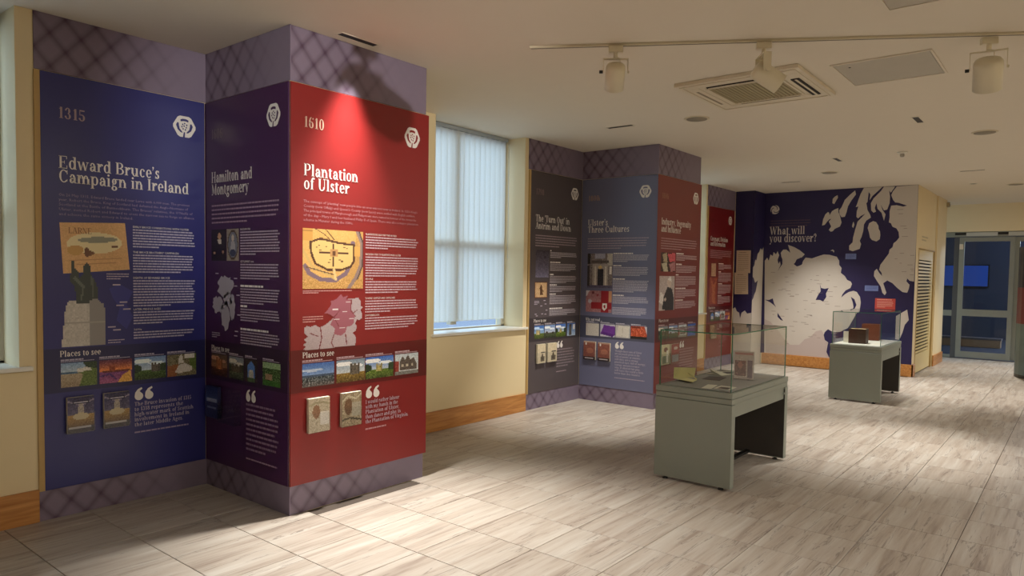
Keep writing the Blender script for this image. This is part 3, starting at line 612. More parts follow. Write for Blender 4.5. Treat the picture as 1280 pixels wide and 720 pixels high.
# ---- red 1610
ULST = [(.62, .0), (.66, .05), (.74, .02), (.7, .1), (.78, .08), (.84, .08), (.92, .07), (.97, .15), (.96, .22), (1., .26), (.96, .31), (.99, .38), (.99, .46), (.94, .5), (.9, .49), (.86, .57), (.9, .62), (.88, .7), (.82, .74), (.88, .82), (.88, .9), (.87, .98), (.6, .99), (.3, 1.), (.1, 1.), (.0, .99), (.05, .93), (.0, .9), (.06, .86), (.02, .8), (.08, .76), (.03, .7), (.02, .6), (.06, .56), (.12, .58), (.2, .55), (.26, .6), (.34, .57), (.4, .52), (.46, .47), (.5, .42), (.42, .36), (.35, .34), (.4, .27), (.46, .18), (.44, .12), (.52, .1), (.56, .06)]
def x_red(t, off):
    p = Pic(78, 64, (226, 178, 104), 3)
    p.poly([(0, .62), (.1, .75), (.3, .86), (.6, .88), (.75, .7), (.85, .4), (.88, 0), (1, 0), (1, 1), (0, 1)], (206, 158, 92)).noise(5).noise(12, 0, .85, 1, 1)
    p.line([(.04, .62), (.1, .74), (.28, .84), (.52, .86), (.7, .74), (.8, .5), (.82, .2)], .035, (132, 108, 120))
    p.line([(.9, 0), (.98, .2), (.96, .6), (.88, .8), (.75, 1)], .03, (150, 126, 118)).line([(.93, 0), (1, .2), (.99, .6), (.9, .84)], .012, (90, 74, 70))
    wall = [(.12, .22), (.28, .16), (.6, .22), (.84, .24), (.84, .52), (.78, .62), (.62, .68), (.4, .68), (.2, .58), (.13, .4), (.12, .22)]
    p.poly(wall, (236, 196, 124)).line(wall, .018, (92, 60, 44)).poly([(.84, .26), (.95, .26), (.95, .44), (.84, .44)], (222, 168, 90))
    p.line([(0, .35), (.08, .5), (.14, .62), (.5, .82)], .02, (214, 178, 110)).line([(.06, .64), (.5, .76)], .01, (120, 90, 70)).line([(.5, .68), (.53, .84)], .02, (236, 200, 140))
    p.box(.26, .38, .45, .40, (90, 60, 44)).box(.54, .38, .74, .40, (90, 60, 44)).box(.48, .24, .5, .34, (90, 60, 44)).box(.48, .46, .5, .62, (90, 60, 44)).box(.44, .33, .56, .46, (200, 150, 96)).box(.47, .36, .53, .43, (110, 74, 50))
    for a, b in ((.2, .3), (.24, .26), (.26, .34), (.4, .54), (.42, .5), (.58, .5), (.62, .52), (.66, .28), (.7, .3), (.36, .28)): p.box(a, b, a+.03, b+.02, (120, 84, 60))
    p.box(0, 0, .16, .2, (214, 160, 84)); 
    for k in range(4): p.box(.0, .03+k*.045, .16, .04+k*.045, (170, 120, 64))
    p.line([(.2, 0), (.34, .08), (.46, .2)], .008, (120, 88, 60)).line([(.36, 0), (.5, .16)], .008, (120, 88, 60))
    o = put(p, 'town_plan_print', R4(.083, 1.400, .545, 1.776), t, off+.001); o['label'] = 'yellow plan of a walled town on the red panel'
    g = Pic(84, 72, (186, 168, 170), 6).noise(4)
    ul = [(.62, .0), (.74, .02), (.72, .1), (.8, .1), (.8, .3), (.86, .4), (.84, .56), (.8, .6), (.72, .62), (.7, .72), (.62, .78), (.5, .74), (.52, .64), (.44, .56), (.5, .42), (.35, .34), (.44, .12)]
    g.poly(ul, (164, 96, 108))
    for L in ([(.8, .1), (.79, .32), (.87, .42)], [(.28, .6), (.3, .8), (.26, 1)], [(.12, .7), (.24, .76)], [(.5, .76), (.46, .9), (.5, 1)], [(.7, .76), (.72, .95)], [(.6, .3), (.5, .42), (.58, .6)], [(.9, .3), (.84, .36)]): g.line(L, .008, (130, 60, 62))
    for a, b in ((.48, .27), (.7, .14), (.64, .32), (.5, .46), (.76, .46), (.6, .62)): g.box(a, b, a+.09, b+.015, (226, 214, 214))
    g.keep([ULST]); o = put(g, 'county_map_print', R4(.085, 1.018, .545, 1.362), t, off+.001); o['label'] = 'pale cut-out map of northern counties'
    flat('map_notes', bars(.085, .46, 1.390, 2, .012, .006, 3, .3)+bars(.085, .235, 1.228, 3, .015, .006, 4, .6), mat('red_note', (206, 150, 146), .5), t, off+.001)
panel('red history panel dated 1610 on the front of the near bay', 2.466, 3.7995, 0, 1.13, (138, 36, 36), '1610', 'Plantation', 'of Ulster', .415, .345,
 ["The concept of 'planting' new people into an area was not new in Ireland. In 1556 King's", "County (now Offaly) and Queen's County (now Laois) were settled with English settlers.", 'The principal towns of Maryborough and Philipstown were named in honour of the monarchs', 'of the day - Mary I and her husband Philip II of Spain. There was also a major plantation', 'scheme in Munster during the 1580s.'],
 [(1.770, 'PLANTATIONS AROUND THE WORLD', 5, .27), (1.636, 'BACKGROUND TO PLANTATION IN ULSTER', 8, .31), (1.470, 'PEOPLE', 5, .065), (1.340, 'TOWNS, CASTLES AND CHURCHES', 5, .26), (1.225, 'LAW REBELLION', 5, .12)],
 [(.082, .319, 'city', 'photo of city under blue sky'), (.337, .565, 'tower', 'photo of stone tower house'), (.571, .816, 'abbey', 'photo of ruin on green lawn'), (.831, 1.05, 'house', 'photo of grey gabled house')],
 ('Places to see', .235, .970), ['I would rather labour', 'with my hands in the', 'Plantation of Ulster,', 'than dance and play in', 'the Plantation of Virginia.'], .566, 31, [x_red], (206, 170, 150), quotex=.574, quotew=.385, attrib=.18, emx=.973, xr=.95, fullw=1.135)
# ---- grey 1798
def x_1798(t, off):
    o = put(Pic(22, 28, (84, 78, 92), 3).grad((70, 62, 72), (120, 116, 140), 0, 1).ell(.7, .25, .15, .02, (50, 40, 50)).noise(8), 'photograph', R4(.103, 1.475, .345, 1.782), t, off+.001); o['label'] = 'dim violet photo print'
    o = put(Pic(24, 22, (196, 160, 116), 4).ell(.5, .5, .5, .5, (206, 172, 128)).poly([(.4, .8), (.42, .3), (.5, .15), (.58, .3), (.66, .8)], (96, 66, 44)).line([(.4, .4), (.7, .6)], .03, (90, 60, 40)).box(0, 0, 1, .06, (110, 70, 44)).box(0, .94, 1, 1, (110, 70, 44)).box(0, 0, .06, 1, (110, 70, 44)).box(.94, 0, 1, 1, (110, 70, 44)).noise(8), 'engraving_print', R4(.092, 1.245, .325, 1.424), t, off+.001); o['label'] = 'sepia engraving print of standing figure'
    flat('map_notes', bars(.09, .18, 1.21, 3, .016, .007, 3)+[rect(a, b, a+.035, b+.008) for a, b in ((.26, 1.21), (.2, 1.15), (.28, 1.17), (.3, 1.10), (.22, 1.06), (.28, 1.055), (.1, 1.06), (.12, 1.04))], PRINTG, t, off+.001)
panel('charcoal grey history panel at the left of the second bay', 6.098, YW-.0005, 0, .995, (88, 80, 82), '1798', "The 'Turn Out' in", 'Antrim and Down', .655, .685, None,
 [(1.786, '', 4, .02), (1.655, '', 5, .2), (1.515, '', 5, .07), (1.395, '', 4, .14), (1.290, '', 6, .12), (1.125, '', 4, .25)],
 [(.098, .278, 'keep', 'photo of pale tower'), (.29, .492, 'hall', 'photo of low building'), (.506, .701, 'abbey', 'photo of lit ruin'), (.731, .90, 'statue_photo', 'photo of statue')],
 ('Places to see', .23, .972), [7], .372, 41, [x_1798], (140, 118, 118), quotex=.528, quotew=.38, attrib=.20, trim=((-.031, -.001),), pmat=.34)
# ---- blue-grey 1800s
def x_1800(t, off):
    p = Pic(34, 40, (128, 118, 116), 3).noise(14).box(.3, 0, .7, .16, (170, 170, 190)).box(0, .0, .12, .3, (40, 36, 40)).box(.8, 0, 1, .35, (196, 190, 180)).box(.15, .2, .85, .28, (96, 86, 84)).box(.2, .3, .82, .95, (176, 166, 160)).box(.28, .38, .34, 1, (220, 214, 206)).box(.7, .38, .76, 1, (220, 214, 206)).box(.4, .45, .64, .95, (40, 40, 50)).ell(.52, .4, .08, .05, (226, 196, 130)).box(.88, .38, .96, .6, (236, 232, 226)).box(0, .92, 1, 1, (90, 84, 110)).box(0, .35, .1, .95, (60, 52, 54))
    o = put(p.noise(8), 'photograph', R4(.095, 1.36, .445, 1.767), t, off+.001); o['label'] = 'photo print of a stone doorway with columns'
    p = Pic(34, 26, (176, 150, 150), 5).ell(.1, .9, 1.0, 1.0, (170, 120, 124)).noise(8).box(.6, 0, .88, 1, (150, 30, 40)).box(.2, .55, 1, .85, (150, 30, 40)).box(.88, 0, 1, .5, (206, 150, 110)).poly([(.64, .58), (.82, .58), (.82, .8), (.73, .92), (.64, .8)], (232, 228, 222)).ell(.73, .72, .04, .08, (150, 30, 40)).ell(.45, .2, .05, .06, (150, 60, 70)).ell(.28, .1, .05, .06, (110, 50, 60)).ell(.16, .5, .07, .1, (196, 190, 200)).poly([(0, 0), (.15, 0), (.0, .3)], (214, 210, 216))
    o = put(p, 'heraldic_print', R4(.082, 1.07, .443, 1.325), t, off+.001); o['label'] = 'print with red cross and white shield'
panel('blue-grey history panel on the inner side face of the second bay', 7.116, YW-.007, q, 1.012, (108, 110, 138), '1800s', "Ulster's", 'Three Cultures', .282, .573, None,
 [(1.772, '', 5, .26), (1.630, '', 6, .11), (1.475, '', 8, .16), (1.285, '', 5, .15), (1.16, '', 5, .0)],
 [(.092, .275, 'paper', 'photo of pale document'), (.295, .497, 'purplebook', 'photo of purple book'), (.505, .70, 'sheet', 'photo of pale paper sheets'), (.71, .918, 'brick', 'photo of red brickwork')],
 ('Why not read ...', .235, .962), ['Though three sons of Ulster', 'are not much given to the', 'cult of poetry or oratory,', 'still they are a strong,', 'practical race, full of energy,', 'courage, and perseverance', 'who, if allowed fair play,', 'will leave the world a little', 'better than they found it.'], .455, 51, [x_1800], (176, 146, 124), quotex=.502, quotew=.41, attrib=.40, pmat=.34)
# ---- brown-red 1800s
def x_ind(t, off):
    p = Pic(28, 24, (58, 36, 34), 3).poly([(.1, .1), (.4, .0), (.45, .5), (.2, .5)], (176, 160, 130)).poly([(.45, .05), (.98, .0), (1, .45), (.6, .5)], (206, 84, 96)).poly([(.55, .6), (1, .45), (1, .95), (.7, 1)], (176, 120, 124)).poly([(.05, .6), (.4, .5), (.5, 1), (.2, 1)], (190, 184, 160)).noise(10)
    o = put(p, 'photograph', R4(.098, 1.565, .455, 1.782), t, off+.001); o['label'] = 'photo print of coloured packets'
    p = Pic(28, 34, (186, 174, 172), 4).poly([(.0, .75), (.1, .45), (.3, .55), (.3, .85)], (226, 220, 216)).poly([(.2, .98), (.3, .6), (.5, .35), (.6, .28), (.85, .4), (.98, .7), (.95, 1)], (36, 30, 32)).ell(.65, .2, .14, .14, (206, 190, 180)).poly([(.5, .12), (.72, .0), (.82, .18), (.74, .14)], (226, 224, 222)).ell(.4, .68, .07, .05, (206, 190, 180)).noise(7)
    o = put(p, 'portrait_print', R4(.075, 1.118, .452, 1.513), t, off+.001); o['label'] = 'grey portrait print of seated figure in dark coat reading'
panel('brownish red history panel on the front of the second bay', 7.113, 3.7995, 0, 1.12, (124, 50, 45), '1800s', 'Industry, Ingenuity', 'and Influence', .765, .49, None,
 [(1.785, '', 4, .19), (1.66, '', 5, .15), (1.535, '', 7, .07), (1.375, '', 6, .27), (1.235, '', 5, .2)],
 [(.08, .31, 'ruin', 'photo of building'), (.335, .56, 'hall', 'photo of hall'), (.585, .80, 'house', 'photo of white house'), (.83, 1.05, 'blue', 'photo of bright blue picture')],
 ('Places to see', .235, .985), [10], .477, 61, [x_ind], (160, 112, 92), quotex=.62, quotew=.40, attrib=.2, emx=.967, xr=1.0, fullw=1.125, pmat=.34)
# ---- far red
def x_last(t, off):
    o = put(Pic(14, 22, (190, 150, 120), 4).noise(12), 'photograph', R4(.152, 1.52, .33, 1.73), t, off+.001); o['label'] = 'small pale photo print'
    o = put(Pic(22, 40, (150, 60, 44), 5).poly([(.1, 0), (.5, .3), (.9, .05), (.7, .5), (.8, 1), (.3, .9), (.35, .5)], (176, 96, 60)).noise(12), 'poster_print', R4(.10, 1.06, .40, 1.50), t, off+.001); o['label'] = 'brown poster print'
panel('deep red history panel at the far end before the navy mural', 10.73, YW-.0005, 0, 1.06, (120, 26, 28), '1900s', 'Covenant, Division', 'and Reformation', .70, .60, None,
 [(1.735, '', 5, .2), (1.60, '', 9, .1), (1.40, '', 9, .16), (1.20, '', 7, .14)],
 [(.14, .33, 'arch', 'photo of tall arch'), (.345, .54, 'hall', 'photo of blue building'), (.55, .75, 'house', 'photo of white house'), (.765, .96, 'sunset', 'photo of bright lights')],
 ('Places to see', .25, .985), [8], .435, 71, [x_last], (110, 50, 46), quotex=.53, quotew=.36, attrib=.2, trim=((-.031, -.001),), emx=.87)

# ---- oak strip at the back edge of the near bay beside the window
struct(boxes('trim_1', [(3.577, 3.612, 3.815, 3.835, .2, 2.42)], OAK))

# ---- leaflet holders and booklets
def holder(x, y, rz, u0, u1, z0, z1, lab, kind, blab=None, seed=1, dep=.034, grp=None):
    c, s = math.cos(rz), math.sin(rz); off = .0125
    loc = (x+c*u0+s*off, y+s*u0-c*off, z0)
    w, h = u1-u0, z1-z0
    t = thing('leaflet_holder', lab, 'leaflet holder', loc, rz)
    boxes('back_plate', [(0, w, -.003, 0, 0, h)], ACRY, t); boxes('front_pocket', [(0, w, -dep, -dep+.002, 0, h*.55), (0, w, -dep, -.003, 0, .002), (0, .002, -dep, -.003, .002, h*.55), (w-.002, w, -dep, -.003, .002, h*.55)], ACRY, t)
    if kind is None: return
    b = thing('booklet', blab, 'booklet', (loc[0], loc[1], loc[2]), rz)
    bw = .006
    boxes('pages', [(bw, w-bw, -dep+.006, -.006, .004, h-.004)], mat('booklet_pages', (220, 210, 186), .7) if kind != 'navy' else mat('navy_card', (30, 36, 80), .5), b)
    p = Pic(26, 36, (40, 36, 60), seed)
    if kind == 'battle':
        p.grad((44, 40, 78), (96, 92, 120), 0, .5).grad((190, 150, 80), (110, 84, 56), .5, .85).box(0, .82, 1, 1, (70, 66, 70)).line([(.5, .25), (.0, .1)], .02, (150, 140, 160)).line([(.5, .25), (1, .1)], .02, (150, 140, 160)).ell(.5, .4, .12, .22, (170, 160, 150)).box(.2, .12, .8, .19, (30, 28, 60)).box(.25, .14, .75, .17, (196, 194, 206)).noise(12).box(.05, .83, .9, .9, (190, 186, 184)).ell(.5, .55, .3, .1, (206, 190, 150))
    elif kind == 'tan':
        p = Pic(26, 36, (164, 148, 120), seed).noise(16).ell(.32, .42, .2, .24, (120, 88, 62)).box(.5, .3, .95, .72, (176, 168, 148)).line([(0, .25), (.3, .1), (.7, .2), (1, .06)], .03, (206, 196, 170)).line([(0, .8), (.4, .76), (1, .86)], .03, (96, 84, 66)).noise(8)
    elif kind == 'silver':
        p = Pic(26, 36, (196, 184, 160), seed).noise(12).ell(.35, .4, .18, .2, (150, 112, 84)).box(.55, .42, .98, .8, (222, 216, 206)).line([(0, .2), (.5, .12), (1, .2)], .03, (170, 160, 130)).noise(8)
    elif kind == 'cream':
        p = Pic(22, 34, (216, 202, 170), seed).box(.4, .42, .9, .48, (90, 84, 80)).box(.35, .66, .85, .9, (120, 110, 92)).ell(.6, .7, .1, .2, (96, 84, 70)).noise(7)
    elif kind == 'brown':
        p = Pic(26, 36, (140, 84, 72), seed).noise(10).box(.0, .0, 1, .08, (170, 130, 110)).box(.15, .05, .28, .2, (226, 220, 212)).ell(.55, .5, .3, .15, (170, 110, 90)).box(0, .84, 1, 1, (52, 40, 44)).box(.1, .88, .85, .94, (196, 186, 186))
    elif kind == 'scene':
        p = Pic(22, 34, (206, 196, 160), seed).noise(10).box(.1, .55, .9, .95, (110, 120, 96)).ell(.5, .25, .25, .12, (120, 70, 60)).box(.6, .3, .8, .9, (226, 222, 210))
    elif kind == 'redbook':
        p = Pic(22, 34, (150, 50, 46), seed).noise(6).box(.1, .55, .95, .95, (150, 146, 150)).ell(.55, .22, .25, .08, (206, 190, 180)).noise(8)
    elif kind == 'navy':
        p = Pic(22, 34, (34, 44, 96), seed).grad((28, 40, 96), (60, 80, 130), 0, .5).box(.1, .38, .9, .5, (150, 160, 190)).noise(6).box(.15, .66, .85, .7, (120, 130, 170))
    put(p, 'cover', R4(bw, .004, w-bw, h-.004), b, dep-.0055)
A = (1.478, YW-.0005, 0); Bq = (2.4675, YW-.007, q); Cq = (2.466, 3.7995, 0); Dq = (6.098, YW-.0005, 0); Eq = (7.116, YW-.007, q); Fq = (7.113, 3.7995, 0); Gq = (10.73, YW-.0005, 0)
holder(*A, .105, .262, .503, .728, 'left clear acrylic leaflet holder on the blue 1315 panel', 'battle', 'booklet with dark battle cover, left one on the blue panel', 3)
holder(*A, .308, .467, .503, .730, 'right clear acrylic leaflet holder on the blue 1315 panel', 'battle', 'booklet with dark battle cover, right one on the blue panel', 3)
holder(*Bq, .050, .225, .492, .714, 'clear leaflet holder in the inner corner of the purple panel', 'navy', 'dark blue booklet in the corner holder of the purple panel', 5)
holder(*Bq, .250, .466, .485, .716, 'empty clear leaflet holder on the purple panel', None, seed=5, dep=.05)
holder(*Cq, .105, .272, .494, .718, 'left clear leaflet holder on the red 1610 panel', 'silver', 'pale glossy map booklet, left one on the red 1610 panel', 7)
holder(*Cq, .355, .523, .494, .722, 'right clear leaflet holder on the red 1610 panel', 'tan', 'tan mottled map booklet, right one on the red 1610 panel', 8)
holder(*Dq, .120, .285, .507, .729, 'left clear leaflet holder on the charcoal panel', 'cream', 'cream booklet, left one on the charcoal panel', 9)
holder(*Dq, .312, .500, .507, .729, 'right clear leaflet holder on the charcoal panel', 'cream', 'cream booklet, right one on the charcoal panel', 9)
holder(*Eq, .075, .252, .493, .719, 'left clear leaflet holder on the blue-grey panel', 'brown', 'brown booklet, left one on the blue-grey panel', 11)
holder(*Eq, .278, .454, .493, .716, 'right clear leaflet holder on the blue-grey panel', 'brown', 'brown booklet, right one on the blue-grey panel', 11)
holder(*Fq, .118, .318, .490, .727, 'left leaflet holder on the brownish red panel behind the glass case', 'scene', 'cream picture booklet seen through the glass case', 13)
holder(*Fq, .352, .563, .488, .722, 'right leaflet holder on the brownish red panel behind the glass case', 'redbook', 'red and grey booklet seen through the glass case', 14)
holder(*Gq, .160, .370, .495, .730, 'leaflet holder on the far deep red panel', 'tan', 'tan booklet on the far deep red panel', 15)

# ================================================================== MURAL
NAVY = (38, 30, 78); LAND = (204, 196, 186)
navy = mat('mural_navy', NAVY, .5, var=.03); land = mat('mural_land', LAND, .55, var=.03); tint = mat('mural_tint', (190, 174, 168), .55, var=.03)
CAMP = Vector((0, 0, 1.52))
mural = thing('wall_map_mural', 'navy and beige wall map mural asking What will you discover?', 'mural', (12.3095, 4.4745, 0), q)
boxes('vinyl_sheet', [(0, 2.388, -.001, 0, .185, H-.001)], navy, mural); 
bx = thing('wall_map_wrap', 'navy map graphic wrapped round the small wall box left of mural', 'mural', (11.8295, YW-.008, 0), q)
boxes('vinyl_sheet', [(0, .333, -.001, 0, .002, H-.001)], navy, bx)
boxes('return_sheet', [(.334, .335, -.001, .479, .002, H-.001)], navy, bx)
def mp(pts, X=12.3085, y0=4.4745):
    # measured outline points on the wall plane, turned into metres along the wall
    out = []
    for a, b in pts:
        d = Fw+Rt*((a-CXP)/FPX)-Up*((b-CYP)/FPX); t = X/d.x
        out.append((min(2.387, max(.0005, y0-d.y*t)), min(H-.002, max(.187, 1.52+d.z*t))))
    return out
LANDS = [
 # northern part of the island
 [(956,326),(959,322),(961,326),(963,318),(966,320),(967,315),(970,318),(972,314),(974,319),(972,325),(973,330),(977,323),(976,316),(979,312),(983,312),(988,316),(985,306),(993,309),(1000,313),(1006,318),(1002,322),(996,324),(993,330),(997,333),(1002,331),(1004,326),(1007,322),(1015,323),(1022,320.5),(1030,318),(1037,318.5),(1046,321),(1049,326),(1049,331),(1052,335),(1051,341),(1056,345),(1059,350),(1063.5,352),(1065,355),(1063,360),(1057,363),(1053,368),(1051.5,372),(1056,368),(1061,365),(1067,363.5),(1071,365),(1075,371),(1076,378),(1075,385),(1071,391),(1066,400),(1060,410),(1050,415),(1041,415),(1035,411.5),(1031,415),(1029,420),(1031,425),(1035,428),(1034,434),(1033,440),(1036,446),(1037,461),(955,452)],
 [(1047,244),(1047.5,247),(1044,253),(1043,255),(1040.5,254),(1041,248.5),(1044,245.5)],
 [(1048,260),(1048,265),(1050,270),(1052,278),(1050,283),(1043.5,286),(1041,289),(1038.6,289.6),(1036,287.5),(1039,283),(1036,277),(1039,273.5),(1037,274),(1034,277),(1031,281),(1027.5,282),(1029,274),(1031.7,268),(1035,265),(1036.5,266),(1037,269),(1040,264),(1043,262)],
 [(1069,238),(1070,243),(1064,251),(1060,258),(1058,266),(1056,271),(1052,271.5),(1049.5,268),(1049,263),(1052,259),(1056,250),(1063,243)],
 # kintyre and the mainland west of the loch
 [(1080,234.9),(1076,242),(1073,250),(1071,256),(1069.5,259),(1073,258),(1071,264),(1070.5,271),(1072.6,273),(1076,270),(1081.7,267),(1077,272),(1072,277),(1069,287),(1066.4,297),(1065.7,303),(1061.5,307),(1061.5,312.5),(1066,314),(1074.7,311),(1076.4,305),(1074.7,301),(1077,296),(1079,289),(1080,280.5),(1083,275.7),(1088.6,272),(1088,269),(1084.4,262.5),(1083,254),(1088,249),(1090.7,245),(1099,237.5),(1103,233.5)],
 [(1105,233.4),(1101,239),(1092,248),(1088.6,254),(1089,263),(1092,266),(1095,264.5),(1093.5,260),(1095.5,254),(1097,261),(1102,266),(1105,276),(1107,268),(1103,262),(1101,256),(1105,263),(1109,262),(1112,254),(1112.6,246),(1111.5,238),(1113.5,241),(1119,233.2)],
 # mainland to the right edge
 [(1121,233.1),(1116,239.5),(1114,244),(1116.4,250),(1119,253),(1123.3,253.5),(1134,257),(1129,258.2),(1121,256.5),(1114,257),(1112,264),(1112,272),(1111,278),(1113.6,279),(1115.7,283.5),(1120.5,285.4),(1123.3,290),(1124,297),(1120.5,301.4),(1117,304),(1115.7,309),(1112,312),(1111,317),(1108,321),(1105,325),(1100.5,331),(1099,337),(1102,341),(1102.5,345),(1099,341),(1096,336),(1093,339),(1092.4,345),(1096.7,352),(1100.8,358),(1103,366),(1106,369),(1108,366),(1104,354),(1109,350.6),(1115.4,353.8),(1121.7,360),(1128,365),(1134,366),(1136,361),(1137,356),(1133,351.7),(1134,348),(1137,351),(1142.5,352),(1150,300),(1148,230)],
 [(1091.4,276.4),(1095,277.5),(1098,282),(1098.3,286),(1100,289),(1100.4,294),(1099.7,299),(1095.5,301.8),(1090,300),(1087.5,297),(1086.5,291.5),(1084.6,285),(1086.5,279)],
 [(1038,313.5),(1041,311.8),(1043,313.5),(1042.3,316),(1041,313.8)],
 [(1120,395),(1134,387),(1136,400),(1131,406),(1128,416),(1124,425),(1119,424)],
 [(1066,279),(1067,277),(1068,281),(1066.5,285),(1065,283)]]
for p in LANDS: flat('land_print', [mp(p)], land, mural, .0022)
flat('county_tint_print', [mp([(956,399),(963,402),(970,410),(975,416),(981,425),(988,431),(999,431),(1006,424),(1012,422),(1020,414),(1027,412.5),(1029,416),(1031,425),(1034,428),(1033,440),(1036,446),(1037,459),(957,450)])], tint, mural, .0030)
for p in ([(1025,355),(1026.5,360),(1031,361),(1036,360),(1032.5,367),(1033,371),(1029,377),(1025,375),(1019.5,375),(1023,368),(1026,364)], [(956,374.5),(961,375),(966,373),(967.5,379),(970,384),(967,381),(963,378)], [(972,391),(974,394),(979,401),(976,400),(972,396)], [(976,319),(978,324),(978,330),(972,339),(976,331),(975,326)], [(1063.5,371),(1068,374),(1070.6,381),(1068,387),(1064,390),(1067,384),(1066,378)], [(1000,322),(1003,322.5),(1003,330),(996,333),(992,330),(997,326)], [(1086,240),(1088,243),(1087,250),(1084,256),(1085,248)]): flat('lough_print', [mp(p)], navy, mural, .0034)
rn = random.Random(3); P = []
for k in range(60):
    a, b = rn.uniform(962, 1045), rn.uniform(335, 430); (u, z), = mp([(a, b)]); P.append(rect(u, z, u+rn.uniform(.03, .09), z+.008))
for k in range(14):
    a, b = rn.uniform(1118, 1140), rn.uniform(262, 345); (u, z), = mp([(a, b)]); P.append(rect(u, z, min(2.37, u+rn.uniform(.03, .09)), z+.008))
flat('place_name_print', P, mat('mural_note', (160, 146, 136), .6), mural, .0034)
flat('question_lettering', serif('What will', .105, 2.262, .135, .60)+serif('you discover?', .105, 2.130, .135, .80), mat('mural_white', (214, 206, 200), .5), mural, .0025)
flat('small_lettering', bars(.118, .80, 2.505, 3, .045, .018, 3, .92), mat('mural_dim', (84, 62, 84), .6), mural, .0025)
e = flat('round_emblem', [[(.186+.078*math.cos(2*math.pi*i/24), 2.692+.078*math.sin(2*math.pi*i/24)) for i in range(24)]], mat('mural_white', (214, 206, 200)), mural, .0025)
P = []
for k in range(3):
    for j in range(5):
        a0 = R(k*120+j*22); a1 = R(k*120+(j+1)*22); r_ = .030+.008*j
        P.append([(.186+r_*math.cos(a0), 2.692+r_*math.sin(a0)), (.186+(r_+.013)*math.cos(a0), 2.692+(r_+.013)*math.sin(a0)), (.186+(r_+.02)*math.cos(a1), 2.692+(r_+.02)*math.sin(a1)), (.186+(r_+.008)*math.cos(a1), 2.692+(r_+.008)*math.sin(a1))])
flat('emblem_cutout', P, navy, mural, .0035)
lb = mat('mural_label_blue', (116, 132, 186), .5)
for (a, b, c, d_), n_ in (((1.365, 1.835, 1.53, 1.925), 0), ((1.675, 1.325, 1.875, 1.412), 1)):
    o = flat('label_print', [rect(a, b, c, d_)], lb, mural, .0036); flat('label_text', bars(a+.02, c-.02, d_-.02, 3, .022, .008, n_), mat('label_note', (90, 100, 160), .6), o, .0042)
# strip of the red card standing at the mural
cd_ = thing('wall_card', 'small red information card fixed to the mural above far glass case', 'sign', (12.3085, 4.4745-1.836, 1.04), q)
boxes('card_board', [(0, .295, -.006, -.0045, 0, .172)], mat('card_red', (190, 74, 66), .5), cd_, bevel=.0005)
flat('card_text', bars(.03, .265, .158, 1, .02, .012, 3, .9)+bars(.03, .265, .125, 5, .022, .008, 4, .5), mat('card_note', (226, 170, 156), .6), cd_, .0065)
# land wrapping over the box
def mb(pts):
    out = []
    for a, b in pts:
        d = Fw+Rt*((a-CXP)/FPX)-Up*((b-CYP)/FPX); t = 11.8285/d.x; out.append((min(.3335, max(.0005, YW-.008-d.y*t)), max(.003, 1.52+d.z*t)))
    return out
flat('land_print', [mb([(916,386),(919,384),(921,389),(924,391),(925,398),(927,391),(931,388),(934,392),(940,391),(942,394),(946,392),(950,470),(916,470)]), mb([(946,352),(943,356),(941,360),(943,364),(946,366)])], land, bx, .0022)
me = bpy.data.meshes.new('land_return_print')
# coast on the return face: local x constant, runs along local y (depth 0 .. .479)
ys = [(0, 1.68), (.06, 1.72), (.1, 1.82), (.15, 1.80), (.2, 1.92), (.27, 1.95), (.33, 2.02), (.4, 1.99), (.47, 2.05)]
V = [(.3365, .47, .003), (.3365, 0, .003), (.3365, 0, 1.12), (.3365, .05, 1.15), (.3365, .1, 1.22), (.3365, .16, 1.27), (.3365, .2, 1.36), (.3365, .24, 1.46), (.3365, .12, 1.42), (.3365, .05, 1.5), (.3365, 0, 1.52)]+[(.3365, a, b) for a, b in ys]
me.from_pydata(V, [], [tuple(range(len(V)))]); link('land_return_print', me, land, bx)
# two notices pinned to the box
for (a, b, c, d_, nm, n_, tilt) in ((.043, 1.585, .293, 1.972, 'upper sheet with heading pinned to the navy wall box', 1, 0), (.028, 1.215, .268, 1.588, 'lower tilted sheet with columns of text on the navy wall box', 2, -.03)):
    t = thing('pinned_notice', nm, 'notice', (11.8275-.0035*n_, YW-.008-a, b), q); w, h = c-a, d_-b
    boxes('sheet', [(0, w, -.0012, 0, 0, h)], mat('notice_paper', (206, 184, 160), .7), t); t.rotation_euler = (0, tilt, q)
    flat('sheet_text', bars(.05, w-.05, h-.03, 1, .02, .012, n_, .8)+bars(.03, w-.03, h-.07, 9, .033, .007, n_+4, .6), mat('notice_ink', (150, 128, 112), .7), t, .0018)

